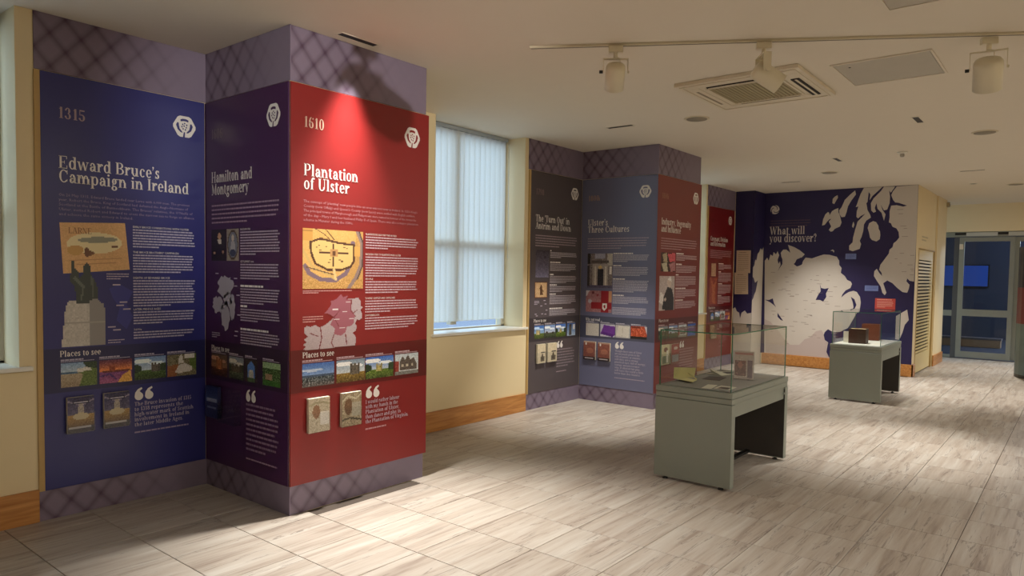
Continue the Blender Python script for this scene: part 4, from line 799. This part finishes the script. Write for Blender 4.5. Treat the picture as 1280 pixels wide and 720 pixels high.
# ================================================================== DISPLAY CASES
def case(x0, x1, y0, y1, top, lab, deckmat):
    t = thing('display_case', lab, 'display case', (x0, y0, 0)); L, D = x1-x0, y1-y0; s = .062; g = .012; f = .022
    dz = .70
    for a in (0, L-s):
        boxes('end_panel', [(a, a+s, 0, D, f, .615)], GREY, t, bevel=.0015)
    boxes('apron', [(s, L-s, .012, .030, .52, .615)], GREY, t); boxes('apron', [(s, L-s, D-.030, D-.012, .52, .615)], GREY, t)
    boxes('deck_frame', [(.003, L-.003, .003, D-.003, .618, .655)], GREY, t, bevel=.002)
    boxes('deck_rim', [(0, L, 0, D, .658, dz)], GREY, t, bevel=.003)
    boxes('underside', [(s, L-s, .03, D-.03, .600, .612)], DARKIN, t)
    boxes('dark_inner_sheet', [(s+.0005, s+.003, .002, D-.002, .03, .60)], DARKIN, t); boxes('dark_inner_sheet', [(L-s-.003, L-s-.0005, .002, D-.002, .03, .60)], DARKIN, t)  # thin dark sheets added over the inner faces of the end panels
    boxes('floor_rail', [(s+.003, L-s-.003, D*.5-.02, D*.5+.02, .03, .05)], BLACK, t)
    for a in (s/2, L-s/2):
        for b in (.08, D-.08):
            bm = bmesh.new(); cyl_bm(bm, (a, b, 0.0005), (a, b, .010), .022, .018, 16); cyl_bm(bm, (a, b, .010), (a, b, f), .008, n=10); link('levelling_foot', fin(bm, 'foot'), BLACK, t)
    boxes('lined_deck', [(.035, L-.035, .035, D-.035, dz+.0005, dz+.004)], deckmat, t)
    a0, a1, b0, b1 = .018, L-.018, .018, D-.018; gz = dz+.001; k = .0075
    def pane(n, b):
        bm = bmesh.new(); bm_box(bm, *b); ex = [b[1]-b[0], b[3]-b[2], b[5]-b[4]]; ax = ex.index(min(ex))
        for fc in bm.faces:
            c = fc.calc_center_median(); mid = (b[2*ax]+b[2*ax+1])/2
            fc.material_index = 0 if abs(c[ax]-mid) > min(ex)*.4 else 1
        link(n, fin(bm, n), [GLASS, GLEDGE], t)
    pane('glass_pane', (a0, a0+k, b0, b1, gz, top)); pane('glass_pane', (a1-k, a1, b0, b1, gz, top))
    pane('glass_pane', (a0+k+.001, a1-k-.001, b0, b0+k, gz, top)); pane('glass_pane', (a0+k+.001, a1-k-.001, b1-k, b1, gz, top))
    pane('glass_top', (a0, a1, b0, b1, top+.001, top+.001+k))
    for a in (L-.10,): boxes('lock', [(a, a+.02, -.003, .003, .56, .575)], ALU, t)
    return t
case(4.737, 5.913, 1.907, 2.505, 1.108, 'grey-green display case with tall glass hood, nearer of the two', GREYD)
case(9.291, 10.437, 1.897, 2.494, 1.098, 'grey-green display case with glass hood standing before the map mural', mat('white_liner', (222, 220, 212), .7))
DZ = .7045
# open yellow folder
def slab(bm, pts, th):
    lo = [bm.verts.new(p) for p in pts]; hi = [bm.verts.new((p[0], p[1], p[2]+th)) for p in pts]; n = len(pts)
    bm.faces.new(lo[::-1]); bm.faces.new(hi)
    for i in range(n): bm.faces.new((lo[i], lo[(i+1) % n], hi[(i+1) % n], hi[i]))
def mesh_thing(name, fn, m, parent=None):
    bm = bmesh.new(); fn(bm); return link(name, fin(bm, name), m, parent)
YEL = mat('yellowed_paper', (222, 214, 158), .7)
t = thing('open_booklet', 'open yellowed booklet with raised leaf in near glass case', 'booklet', (4.93, 2.30, DZ))
mesh_thing('lower_leaf', lambda bm: slab(bm, [(0, 0, .012), (.17, .045, .004), (.24, .20, .004), (.085, .20, .012)], .005), YEL, t)
mesh_thing('raised_leaf', lambda bm: slab(bm, [(.17, .045, .008), (.175, .045, .012), (.245, .19, .075), (.24, .20, .07)], .004), YEL, t)
bm = bmesh.new(); V0 = [(.085, .20, .015), (.245, .10, .012), (.29, .11, .085), (.12, .215, .095)]; vv = [bm.verts.new(p) for p in V0]; bm.faces.new(vv); bmesh.ops.solidify(bm, geom=bm.faces[:], thickness=.003)
link('upright_leaf', fin(bm, 'leaf'), YEL, t)
mesh_thing('cradle', lambda bm: bm_box(bm, .09, .2, .07, .16, 0, .004), mat('cradle_dark', (60, 52, 44), .6), t)
PAPER = mat('white_paper', (222, 218, 204), .7)
def sheet(lab, x, y, rz, w, h, m=PAPER, art=None):
    t = thing('paper_sheet', lab, 'paper sheet', (x, y, DZ), rz); boxes('sheet', [(-w/2, w/2, -h/2, h/2, 0, .0015)], m, t)
    if art:
        P = [[(a-w/2, b-h/2) for a, b in r_] for r_ in art]; V, Fc = [], []
        for p in P: k = len(V); V += [(a, b, .0021) for a, b in p]; Fc.append(tuple(range(k, k+len(p))))
        me = bpy.data.meshes.new('print'); me.from_pydata(V, [], Fc); link('sheet_print', me, mat('sheet_ink', (92, 80, 78), .6), t)
    return t
sheet('cream sheet lying by the glass corner in near case', 4.90, 2.15, R(10), .20, .07)
sheet('sheet with dark picture at the front corner of near case', 4.93, 2.04, R(4), .16, .12, art=[rect(.01, .02, .10, .10)])
sheet('dark picture card in the middle of near case', 5.33, 2.30, R(8), .2, .14, mat('dark_card', (84, 74, 78), .6), [rect(.02, .02, .1, .06)])
sheet('small grey card at the far right end of near case', 5.66, 2.03, R(2), .12, .07, mat('grey_card', (150, 146, 138), .6))
t = thing('curled_leaflet', 'white curled leaflet with oval picture at back of near case', 'leaflet', (5.66, 2.36, DZ), R(-14))
mesh_thing('sheet', lambda bm: slab(bm, [(-.14, -.08, 0), (.14, -.08, 0), (.14, .08, 0), (-.14, .08, 0)], .0015), PAPER, t)
mesh_thing('lifted_edge', lambda bm: slab(bm, [(-.14, -.08, .002), (-.03, -.08, .004), (-.05, .08, .004), (-.12, .07, .045)], .0012), PAPER, t)
me = bpy.data.meshes.new('oval'); me.from_pydata([(.05+.07*math.cos(i*math.pi/8), .05*math.sin(i*math.pi/8), .0022) for i in range(16)], [], [tuple(range(16))]); link('picture', me, mat('dark_card', (84, 74, 78)), t)
# upright picture in an acrylic stand
t = thing('acrylic_sign_stand', 'clear acrylic stand holding a mottled red picture sheet in near case', 'sign stand', (5.40, 2.17, DZ), R(-84))
boxes('acrylic_sheet', [(0, .165, -.010, -.007, 0, .235)], ACRY, t); boxes('acrylic_foot', [(0, .165, -.007, .07, 0, .003)], ACRY, t)
p = Pic(28, 38, (196, 180, 172), 9).noise(8).box(.05, .04, .95, .12, (176, 120, 116)).box(.05, .35, .6, .9, (120, 78, 70)).noise(22, .05, .3, .65, .92).box(.68, .32, .92, .95, (120, 96, 110)).noise(10, .68, .3, .95, .95).ell(.3, .5, .12, .12, (170, 110, 96))
put(p, 'picture_sheet', R4(.006, .01, .159, .23), t, .0115)
mesh_thing('backing_sheet', lambda bm: bm_box(bm, .006, .159, -.0065, -.0055, .01, .23), PAPER, t)
# far case
def old_book(lab, x, y, rz, w, d, h, cov, pages):
    t = thing('standing_book', lab, 'book', (x, y, DZ), rz)
    boxes('cover', [(0, w, -.004, 0, 0, h), (0, w, d, d+.004, 0, h), (w-.004, w, 0, d, 0, h)], mat(lab[:9], cov, .5), t, bevel=.001)
    boxes('page_block', [(.002, w-.006, .001, d-.001, .003, h-.006)], pages, t)
PG = mat('book_pages', (196, 168, 120), .8)
o = old_book('dark brown leather book standing nearer in far glass case', 9.50, 2.33, R(-88), .20, .17, .185, (58, 34, 22), PG)
o = old_book('reddish brown leather book standing behind in far glass case', 10.12, 2.32, R(-84), .21, .16, .215, (104, 52, 30), mat('book_pages_dark', (120, 64, 38), .8))
sheet('white sheet under the books in far glass case', 9.62, 2.0, R(4), .16, .10)
t = thing('small_white_card_stand', 'small white card on stand at the left of far case', 'card', (9.62, 2.42, DZ), R(-90)); boxes('card', [(0, .06, -.002, 0, .0, .14)], PAPER, t); boxes('stand_foot', [(0, .06, 0, .03, 0, .003)], ACRY, t)

# ================================================================== CEILING FITTINGS
tk = thing('lighting_track', 'slim cream lighting track running diagonally across the ceiling', 'lighting track', (3.62, 2.88, H))
L = math.hypot(5.9-3.62, 1.02-(-2.88)); dx, dy = (5.103-3.693), (.346-2.756); ang = math.atan2(dy, dx)
tk.rotation_euler.z = ang; boxes('rail', [(0, 4.6, -.014, .014, -.016, -.0005)], FIXD, tk, bevel=.002); boxes('conductor_slot', [(.01, 4.59, -.005, .005, -.0175, -.0155)], mat('slot_grey', (120, 112, 98), .6), tk)
t2 = thing('lighting_track', 'short cream track over the near bay, above the picture edge', 'lighting track', (1.62, 2.2, H)); t2.rotation_euler.z = ang; boxes('rail', [(0, 1.5, -.017, .017, -.020, -.0005)], FIXD, t2, bevel=.002)
def head(label, x, y, top, yoke_deg, aim, r=.062, L=.20, drop=.16, plate=.012, lw=.01):
    t = thing('track_spotlight', label, 'spotlight', (x, y, top)); t['group'] = 'track spotlights'
    boxes('adaptor', [(-.045, .045, -.018, .018, -.040, 0)], FIX, t, bevel=.003, rz=ang)
    bm = bmesh.new(); cyl_bm(bm, (0, 0, -.040), (0, 0, -.075), .014, n=16); link('stem', fin(bm, 'stem'), FIX, t)
    a = R(yoke_deg); w = r+.014; zt = -.078
    boxes('yoke', [(-w-.004, w+.004, -plate, plate, zt-.006, zt), (-w-.004, -w, -plate, plate, zt-drop*.62, zt-.006), (w, w+.004, -plate, plate, zt-drop*.62, zt-.006)], FIX, t, rz=a)
    aim = Vector(aim).normalized(); c = Vector((0, 0, zt-drop*.58)); ax = Vector((math.cos(a), math.sin(a), 0)); aim = (aim-ax*aim.dot(ax)).normalized()
    b0 = c-aim*L*.32
    prof = [(0, 0), (r*.62, 0), (r*.86, .006), (r*.97, .018), (r, .035), (r, L), (r-.004, L), (r-.006, L-.03), (r*.5, L-.07), (0, L-.075)]
    o = lathe('housing', prof, FIX, t, 36, aim, b0)
    lathe('lens', [(0, 0), (r-.007, 0), (r-.007, .004), (0, .004)], mat('lamp_glass', (150, 148, 140), .1), o, 24, None, (0, 0, L-.028))
    bm = bmesh.new(); cyl_bm(bm, c-ax*(w+.004), c-ax*(w+.026), .010, n=14); link('knob', fin(bm, 'knob'), BLACK, t)
    bm = bmesh.new(); cyl_bm(bm, c+ax*(w+.004), c+ax*(w+.012), .009, n=14); link('pivot_bolt', fin(bm, 'bolt'), FIX, t)
    s = b0-Vector((0, 0, 0)); pts = [Vector((0, 0, -.075))+(s-Vector((0, 0, -.075)))*k+ax*(.028*math.sin(math.pi*k))+Vector((0, 0, .012*math.sin(2*math.pi*k))) for k in [i/8 for i in range(9)]]
    tube('cable', pts, .0025, FIX, t)
    return t
# aimed heads; the bracket axis lies across the view
head('cream track spotlight hanging nearest above the second bay', 3.89, 2.397, H-.0185, -52, (.62, .48, -1.0), .062, .165, .145)
head('cream track spotlight in front of ceiling air unit, turned sideways', 4.353, 1.618, H-.0185, 38+180, (.62, -.78, -.62), .062, .185, .19, .024)
head('cream track spotlight at the upper right near picture edge', 5.037, .510, H-.0185, -84, (1, .1, -1.5), .078, .185, .18)
head('cream track spotlight on the short track above the picture edge', 2.02, 1.96, H-.0185, 95, (.93, .2, -.36), .085, .26, .15)
# air conditioning cassette
t = thing('ceiling_air_unit', 'square white ceiling air conditioning cassette with beige grille', 'air conditioner', (5.43, 2.07, H)); h = .465
bm = bmesh.new()
for s in ((-h, -.33, -h, h), (.33, h, -h, h), (-.33, .33, -h, -.33), (-.33, .33, .33, h)): bm_box(bm, *s, -.028, -.0005)
link('fascia', fin(bm, 'fascia', .003), mat('unit_white', (222, 212, 190), .45), t)
boxes('raised_rim', [(-h+.03, h-.03, -h+.03, -h+.045, -.034, -.028), (-h+.03, h-.03, h-.045, h-.03, -.034, -.028), (-h+.03, -h+.045, -h+.045, h-.045, -.034, -.028), (h-.045, h-.03, -h+.045, h-.045, -.034, -.028)], mat('unit_white', (222, 212, 190)), t)
boxes('inner_tray', [(-.329, .329, -.329, .329, -.022, -.0005)], mat('unit_white', (222, 212, 190)), t)
gm = mat('grille_beige', (168, 156, 124), .7)
boxes('filter_backing', [(-.27, .27, -.27, .27, -.026, -.022)], mat('grille_dark', (154, 142, 112), .8), t)
for k in range(18): boxes('grille_bar', [(-.27, .27, -.27+k*.0305, -.27+k*.0305+.022, -.031, -.0265)], gm, t)
boxes('grille_frame', [(-.285, .285, -.285, -.27, -.033, -.022), (-.285, .285, .27, .285, -.033, -.022), (-.285, -.27, -.27, .27, -.033, -.022), (.27, .285, -.27, .27, -.033, -.022)], mat('unit_white', (222, 212, 190)), t)
for (a, b, c, d_) in ((-.335, -.305, -.24, .26),): boxes('air_slot', [(a, b, c, d_, -.0345, -.0285)], mat('slot_black', (38, 30, 26), .8), t); boxes('louvre', [(a+.012, b-.004, c+.01, d_-.01, -.036, -.0345)], mat('unit_white', (222, 212, 190)), t)
boxes('air_slot', [(-.20, .33, -.39, -.33, -.0345, -.0285)], mat('slot_black', (38, 30, 26)), t); boxes('louvre', [(-.19, .32, -.372, -.356, -.037, -.0345)], mat('unit_white', (222, 212, 190)), t)
boxes('air_slot', [(.305, .325, -.24, .24, -.0300, -.0285)], mat('slot_shade', (150, 138, 116), .8), t); boxes('air_slot', [(-.24, .24, .365, .385, -.0300, -.0285)], mat('slot_shade', (150, 138, 116), .8), t)
# flush access hatch
for (x, y, w, d_, lab) in ((5.455, 1.135, .64, .62, 'flush grey access hatch in ceiling beside air unit'), (4.02, .66, .5, .50, 'flush access hatch at the top edge of picture')):
    t = thing('ceiling_hatch', lab, 'access hatch', (x, y, H)); a, b = w/2, d_/2
    boxes('hatch_panel', [(-a+.018, a-.018, -b+.018, b-.018, -.005, -.0005)], mat('hatch_grey', (190, 184, 170), .7, bump=.2, bs=40), t)
    boxes('hatch_frame', [(-a, a, -b, -b+.014, -.008, -.0005), (-a, a, b-.014, b, -.008, -.0005), (-a, -a+.014, -b+.014, b-.014, -.008, -.0005), (a-.014, a, -b+.014, b-.014, -.008, -.0005)], CEIL, t)
    bm = bmesh.new(); cyl_bm(bm, (-a+.12, b-.1, -.007), (-a+.12, b-.1, -.005), .008, n=12); link('key_hole', fin(bm, 'k'), BLACK, t)
# recessed slot downlights
def slot(x, y, along, lab, L=.28, w=.052):
    t = thing('slot_downlight', lab, 'downlight', (x, y, H), 0 if along == 'x' else math.pi/2)
    boxes('bezel', [(-L/2-.008, L/2+.008, -w/2-.008, -w/2, -.004, -.0005), (-L/2-.008, L/2+.008, w/2, w/2+.008, -.004, -.0005), (-L/2-.008, -L/2, -w/2, w/2, -.004, -.0005), (L/2, L/2+.008, -w/2, w/2, -.004, -.0005)], CEIL, t)
    boxes('dark_aperture', [(-L/2, L/2, -w/2, w/2, -.002, -.0005)], BLACK, t)
slot(2.88, 3.686, 'x', 'dark slot downlight in the ceiling tight against the red panel')
slot(6.08, 3.675, 'y', 'dark slot downlight above the charcoal panel floor area')
slot(7.33, 1.27, 'x', 'short dark slot downlight right of the access hatch')
slot(9.25, 2.47, 'x', 'dark slot downlight above the far glass case')
slot(11.04, 3.62, 'y', 'dark slot downlight in front of the mural wall, left one')
slot(11.09, 1.25, 'y', 'dark slot downlight over the corridor, right of sprinkler')
# round flush speakers and a sprinkler
for x, y, lab in ((6.165, 2.903, 'round flush ceiling speaker nearest the grey bay'), (8.293, .844, 'round flush ceiling speaker at the right edge'), (10.31, 2.85, 'round flush ceiling speaker in front of the mural'), (12.96, .89, 'round flush ceiling speaker over the corridor')):
    t = thing('ceiling_speaker', lab, 'speaker', (x, y, H)); lathe('speaker_rim', [(0, -.0005), (.115, -.0005), (.115, -.004), (.104, -.009), (.098, -.006), (0, -.006)], FIXD, t, 32)
    lathe('speaker_mesh', [(0, -.0065), (.095, -.0065), (.094, -.010), (0, -.012)], mat('speaker_grey', (150, 142, 126), .7, bump=.6, bs=400), t, 32)
t = thing('smoke_detector', 'small white detector hanging from the ceiling above far glass case', 'detector', (9.09, 1.72, H)); lathe('base', [(0, -.0005), (.055, -.0005), (.055, -.012), (.04, -.02), (0, -.02)], WHITEP, t, 24); lathe('sensor_head', [(0, -.0205), (.02, -.0205), (.024, -.045), (.016, -.056), (0, -.058)], mat('detector_grey', (170, 166, 156), .5), t, 20)
for x, y, lab in ((12.6, 1.4, 'dark spot fitting in ceiling nearer the entrance door'), (14.1, .75, 'dark spot fitting in ceiling closest to the entrance door')):
    t = thing('recessed_spot', lab, 'downlight', (x, y, H)); lathe('ring', [(.05, -.0005), (.05, -.006), (.04, -.006)], WHITEP, t, 20); lathe('aperture', [(0, -.001), (.04, -.001), (.04, -.003), (0, -.003)], BLACK, t, 20)
t = thing('corner_sensor', 'small beige sensor high on the corridor wall corner', 'sensor', (15.02, 2.069, 2.86)); boxes('case', [(-.03, .03, -.05, -.0005, 0, .09)], mat('sensor_beige', (170, 156, 124), .5), t, bevel=.006); boxes('eye', [(-.015, .015, -.053, -.0505, .02, .05)], BLACK, t)

# ================================================================== VENT DOOR, ENTRANCE
t = thing('louvred_cupboard_door', 'cream louvred cupboard door in the corridor wall right of mural', 'cupboard door', (12.52, 2.128, 0))
CR2 = mat('cream_gloss', (228, 208, 150), .45, var=.02)
boxes('door_leaf', [(.02, .06, -.030, 0, .02, 2.0), (1.30, 1.46, -.030, 0, .02, 2.0), (.06, 1.30, -.030, 0, .02, .32), (.06, 1.30, -.030, 0, 1.84, 2.0)], CR2, t)
boxes('dark_backing', [(.06, 1.30, -.006, 0, .32, 1.84)], mat('vent_dark', (48, 38, 28), .9), t)
bm = bmesh.new(); bm_box(bm, .061, 1.299, -.027, -.014, 0, .030); SL = fin(bm, 'slat'); SL.materials.append(CR2)
for k in range(28): link('slat', SL, None, t, (0, 0, .345+k*.054-.012))
boxes('frame', [(-.0, .018, -.050, 0, .0, 2.018), (1.462, 1.479, -.050, 0, 0, 2.018), (.018, 1.462, -.050, 0, 2.002, 2.018)], mat('frame_ochre', (176, 148, 92), .5), t)
t = thing('wall_lettering', 'faint small lettering on cream wall above louvred door', 'lettering', (12.75, 2.0835, 2.14)); flat('letters', bars(0, .55, .08, 2, .05, .025, 3, .7), mat('faint_letters', (196, 182, 148), .7), t, .0005)

dr = struct(link('door_1', None, loc=(16.05, 0, 0)))
def yb(n, b, m, p=dr, bev=0): return boxes(n, [b], m, p, bev)
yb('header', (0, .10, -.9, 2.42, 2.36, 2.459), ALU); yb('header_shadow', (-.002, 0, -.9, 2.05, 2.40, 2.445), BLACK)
yb('header_cover', (-.02, -.003, 1.35, 1.86, 2.375, 2.445), mat('header_white', (190, 190, 180), .4)); yb('header_cover', (-.02, -.003, -.3, 1.18, 2.375, 2.445), mat('header_white', (190, 190, 180)))
yb('fixed_jamb', (0, .08, 1.965, 2.055, 0, 2.36), mat('dark_jamb', (84, 84, 84), .5)); yb('fixed_jamb', (0, .08, 2.36, 2.42, 0, 2.36), ALU)
yb('side_rail', (0, .06, 2.055, 2.36, .82, .93), ALU); yb('side_rail', (0, .06, 2.055, 2.36, 0, .06), ALU); yb('side_glass', (.03, .036, 2.055, 2.36, .06, 2.36), WGLASS)
def leaf(y0, y1, x):
    yb('door_stile', (x, x+.05, y1-.085, y1, .02, 2.35), ALU); yb('door_stile', (x, x+.05, y0, y0+.075, .02, 2.35), ALU)
    yb('door_rail', (x, x+.05, y0+.075, y1-.085, 2.27, 2.35), ALU); yb('door_rail', (x, x+.05, y0+.075, y1-.085, .83, .96), ALU); yb('door_rail', (x, x+.05, y0+.075, y1-.085, .02, .14), ALU)
    yb('door_glass', (x+.022, x+.028, y0+.075, y1-.085, .14, .83), WGLASS); yb('door_glass', (x+.022, x+.028, y0+.075, y1-.085, .96, 2.27), WGLASS)
leaf(1.07, 1.965, -.03); leaf(.18, 1.08, .03)
yb('fixed_jamb', (0, .08, .08, .16, 0, 2.36), ALU); yb('side_glass', (.03, .036, -.85, .08, .0, 2.36), WGLASS)
t = thing('door_sensor', 'small lit sensor at the top left of entrance door', 'sensor', (15.99, 1.93, 2.17)); boxes('body', [(0, .03, -.03, .03, -.05, .05)], mat('sensor_white', (220, 206, 180), .5), t, bevel=.004)

# outside the entrance: dark forecourt, added sky-hiding roof and lit sign
asph = mat('night_paving', (70, 78, 96), .6, bump=.3)
struct(boxes('trim_forecourt', [(16.2, 26, -6, 8, -.1, -.01)], asph))
struct(boxes('wall_outer_facade', [(22, 22.3, -6, 8, -.01, 5)], mat('night_facade', (44, 50, 68), .8, var=.2, vs_=1)))
struct(boxes('ceiling_sky_block', [(16.2, 22, -6, 8, 3.0, 3.2)], mat('night_sky_block', (30, 32, 48), .8)))  # unseen roof added to keep the sky out of the forecourt
struct(boxes('wall_forecourt_side', [(16.2, 22, 4.9, 5.1, -.01, 3.0)], mat('night_facade', (44, 50, 68))))
t = thing('lit_blue_sign', 'glowing blue rectangular sign outside the entrance door', 'sign', (21.95, 2.02, 0)); boxes('screen', [(-.07, -.05, 0, .98, 1.37, 1.91)], mat('blue_screen', (30, 60, 150), .4, emit=(44, 92, 160), es=.14), t); boxes('sign_case', [(-.049, 0, -.03, 1.01, 1.34, 1.94)], BLACK, t)
t = thing('low_outdoor_wall', 'low ochre kerb wall outside seen through door glass', 'kerb wall', (19.0, 0, 0)); boxes('wall_body', [(0, .3, 1.46, 4.8, 0, .17)], mat('kerb_ochre', (150, 124, 100), .8), t); boxes('coping', [(-.02, .32, 1.44, 4.82, .17, .21)], mat('kerb_cap', (96, 90, 96), .8), t)
l = bpy.data.lights.new('forecourt_fill', 'POINT'); l.energy = 260; l.color = (.7, .82, 1); l.shadow_soft_size = .2; lo = bpy.data.objects.new('forecourt_fill', l); COL.objects.link(lo); lo.location = (19.0, -.6, 2.7)  # unseen fill light added to brighten the forecourt
struct(boxes('trim_street', [(-12, 40, 5.2, 30, -.6, -.5)], asph))

# freestanding graphic stand at the right edge
t = thing('graphic_stand', 'tall curved graphic stand with dark red and teal print at the right edge', 'display stand', (13.45, .74, 0))
bm = bmesh.new(); N = 16; pts = []
for i in range(N+1):
    a = R(100+200*i/N); pts.append((.5*math.cos(a)*1.0+.32, .42*math.sin(a)-.30))
def wall_strip(z0, z1, m, nm):
    bm = bmesh.new(); A_ = [bm.verts.new((*p, z0)) for p in pts]; B_ = [bm.verts.new((*p, z1)) for p in pts]
    for i in range(N): bm.faces.new((A_[i], A_[i+1], B_[i+1], B_[i]))
    bm.faces.new(A_); bm.faces.new(B_[::-1]); bmesh.ops.recalc_face_normals(bm, faces=bm.faces); link(nm, fin(bm, nm), m, t)
wall_strip(0, .05, mat('stand_base', (70, 70, 72), .4, .5), 'base_plinth'); wall_strip(.051, .85, mat('stand_teal', (106, 128, 136), .4, var=.35, vs_=5), 'lower_print')
wall_strip(.851, 1.42, mat('stand_red', (120, 30, 50), .4, var=.15), 'middle_print'); wall_strip(1.421, 2.06, mat('stand_navy', (36, 34, 60), .4, var=.2), 'upper_print')

for o in bpy.data.objects:
    if o.name.split('.')[0] in ('body_text', 'introduction_text', 'map_notes', 'place_name_print', 'attribution', 'photo_caption', 'sheet_text', 'card_text', 'label_text', 'small_lettering', 'letters', 'county_notes'): o['kind'] = 'stuff'
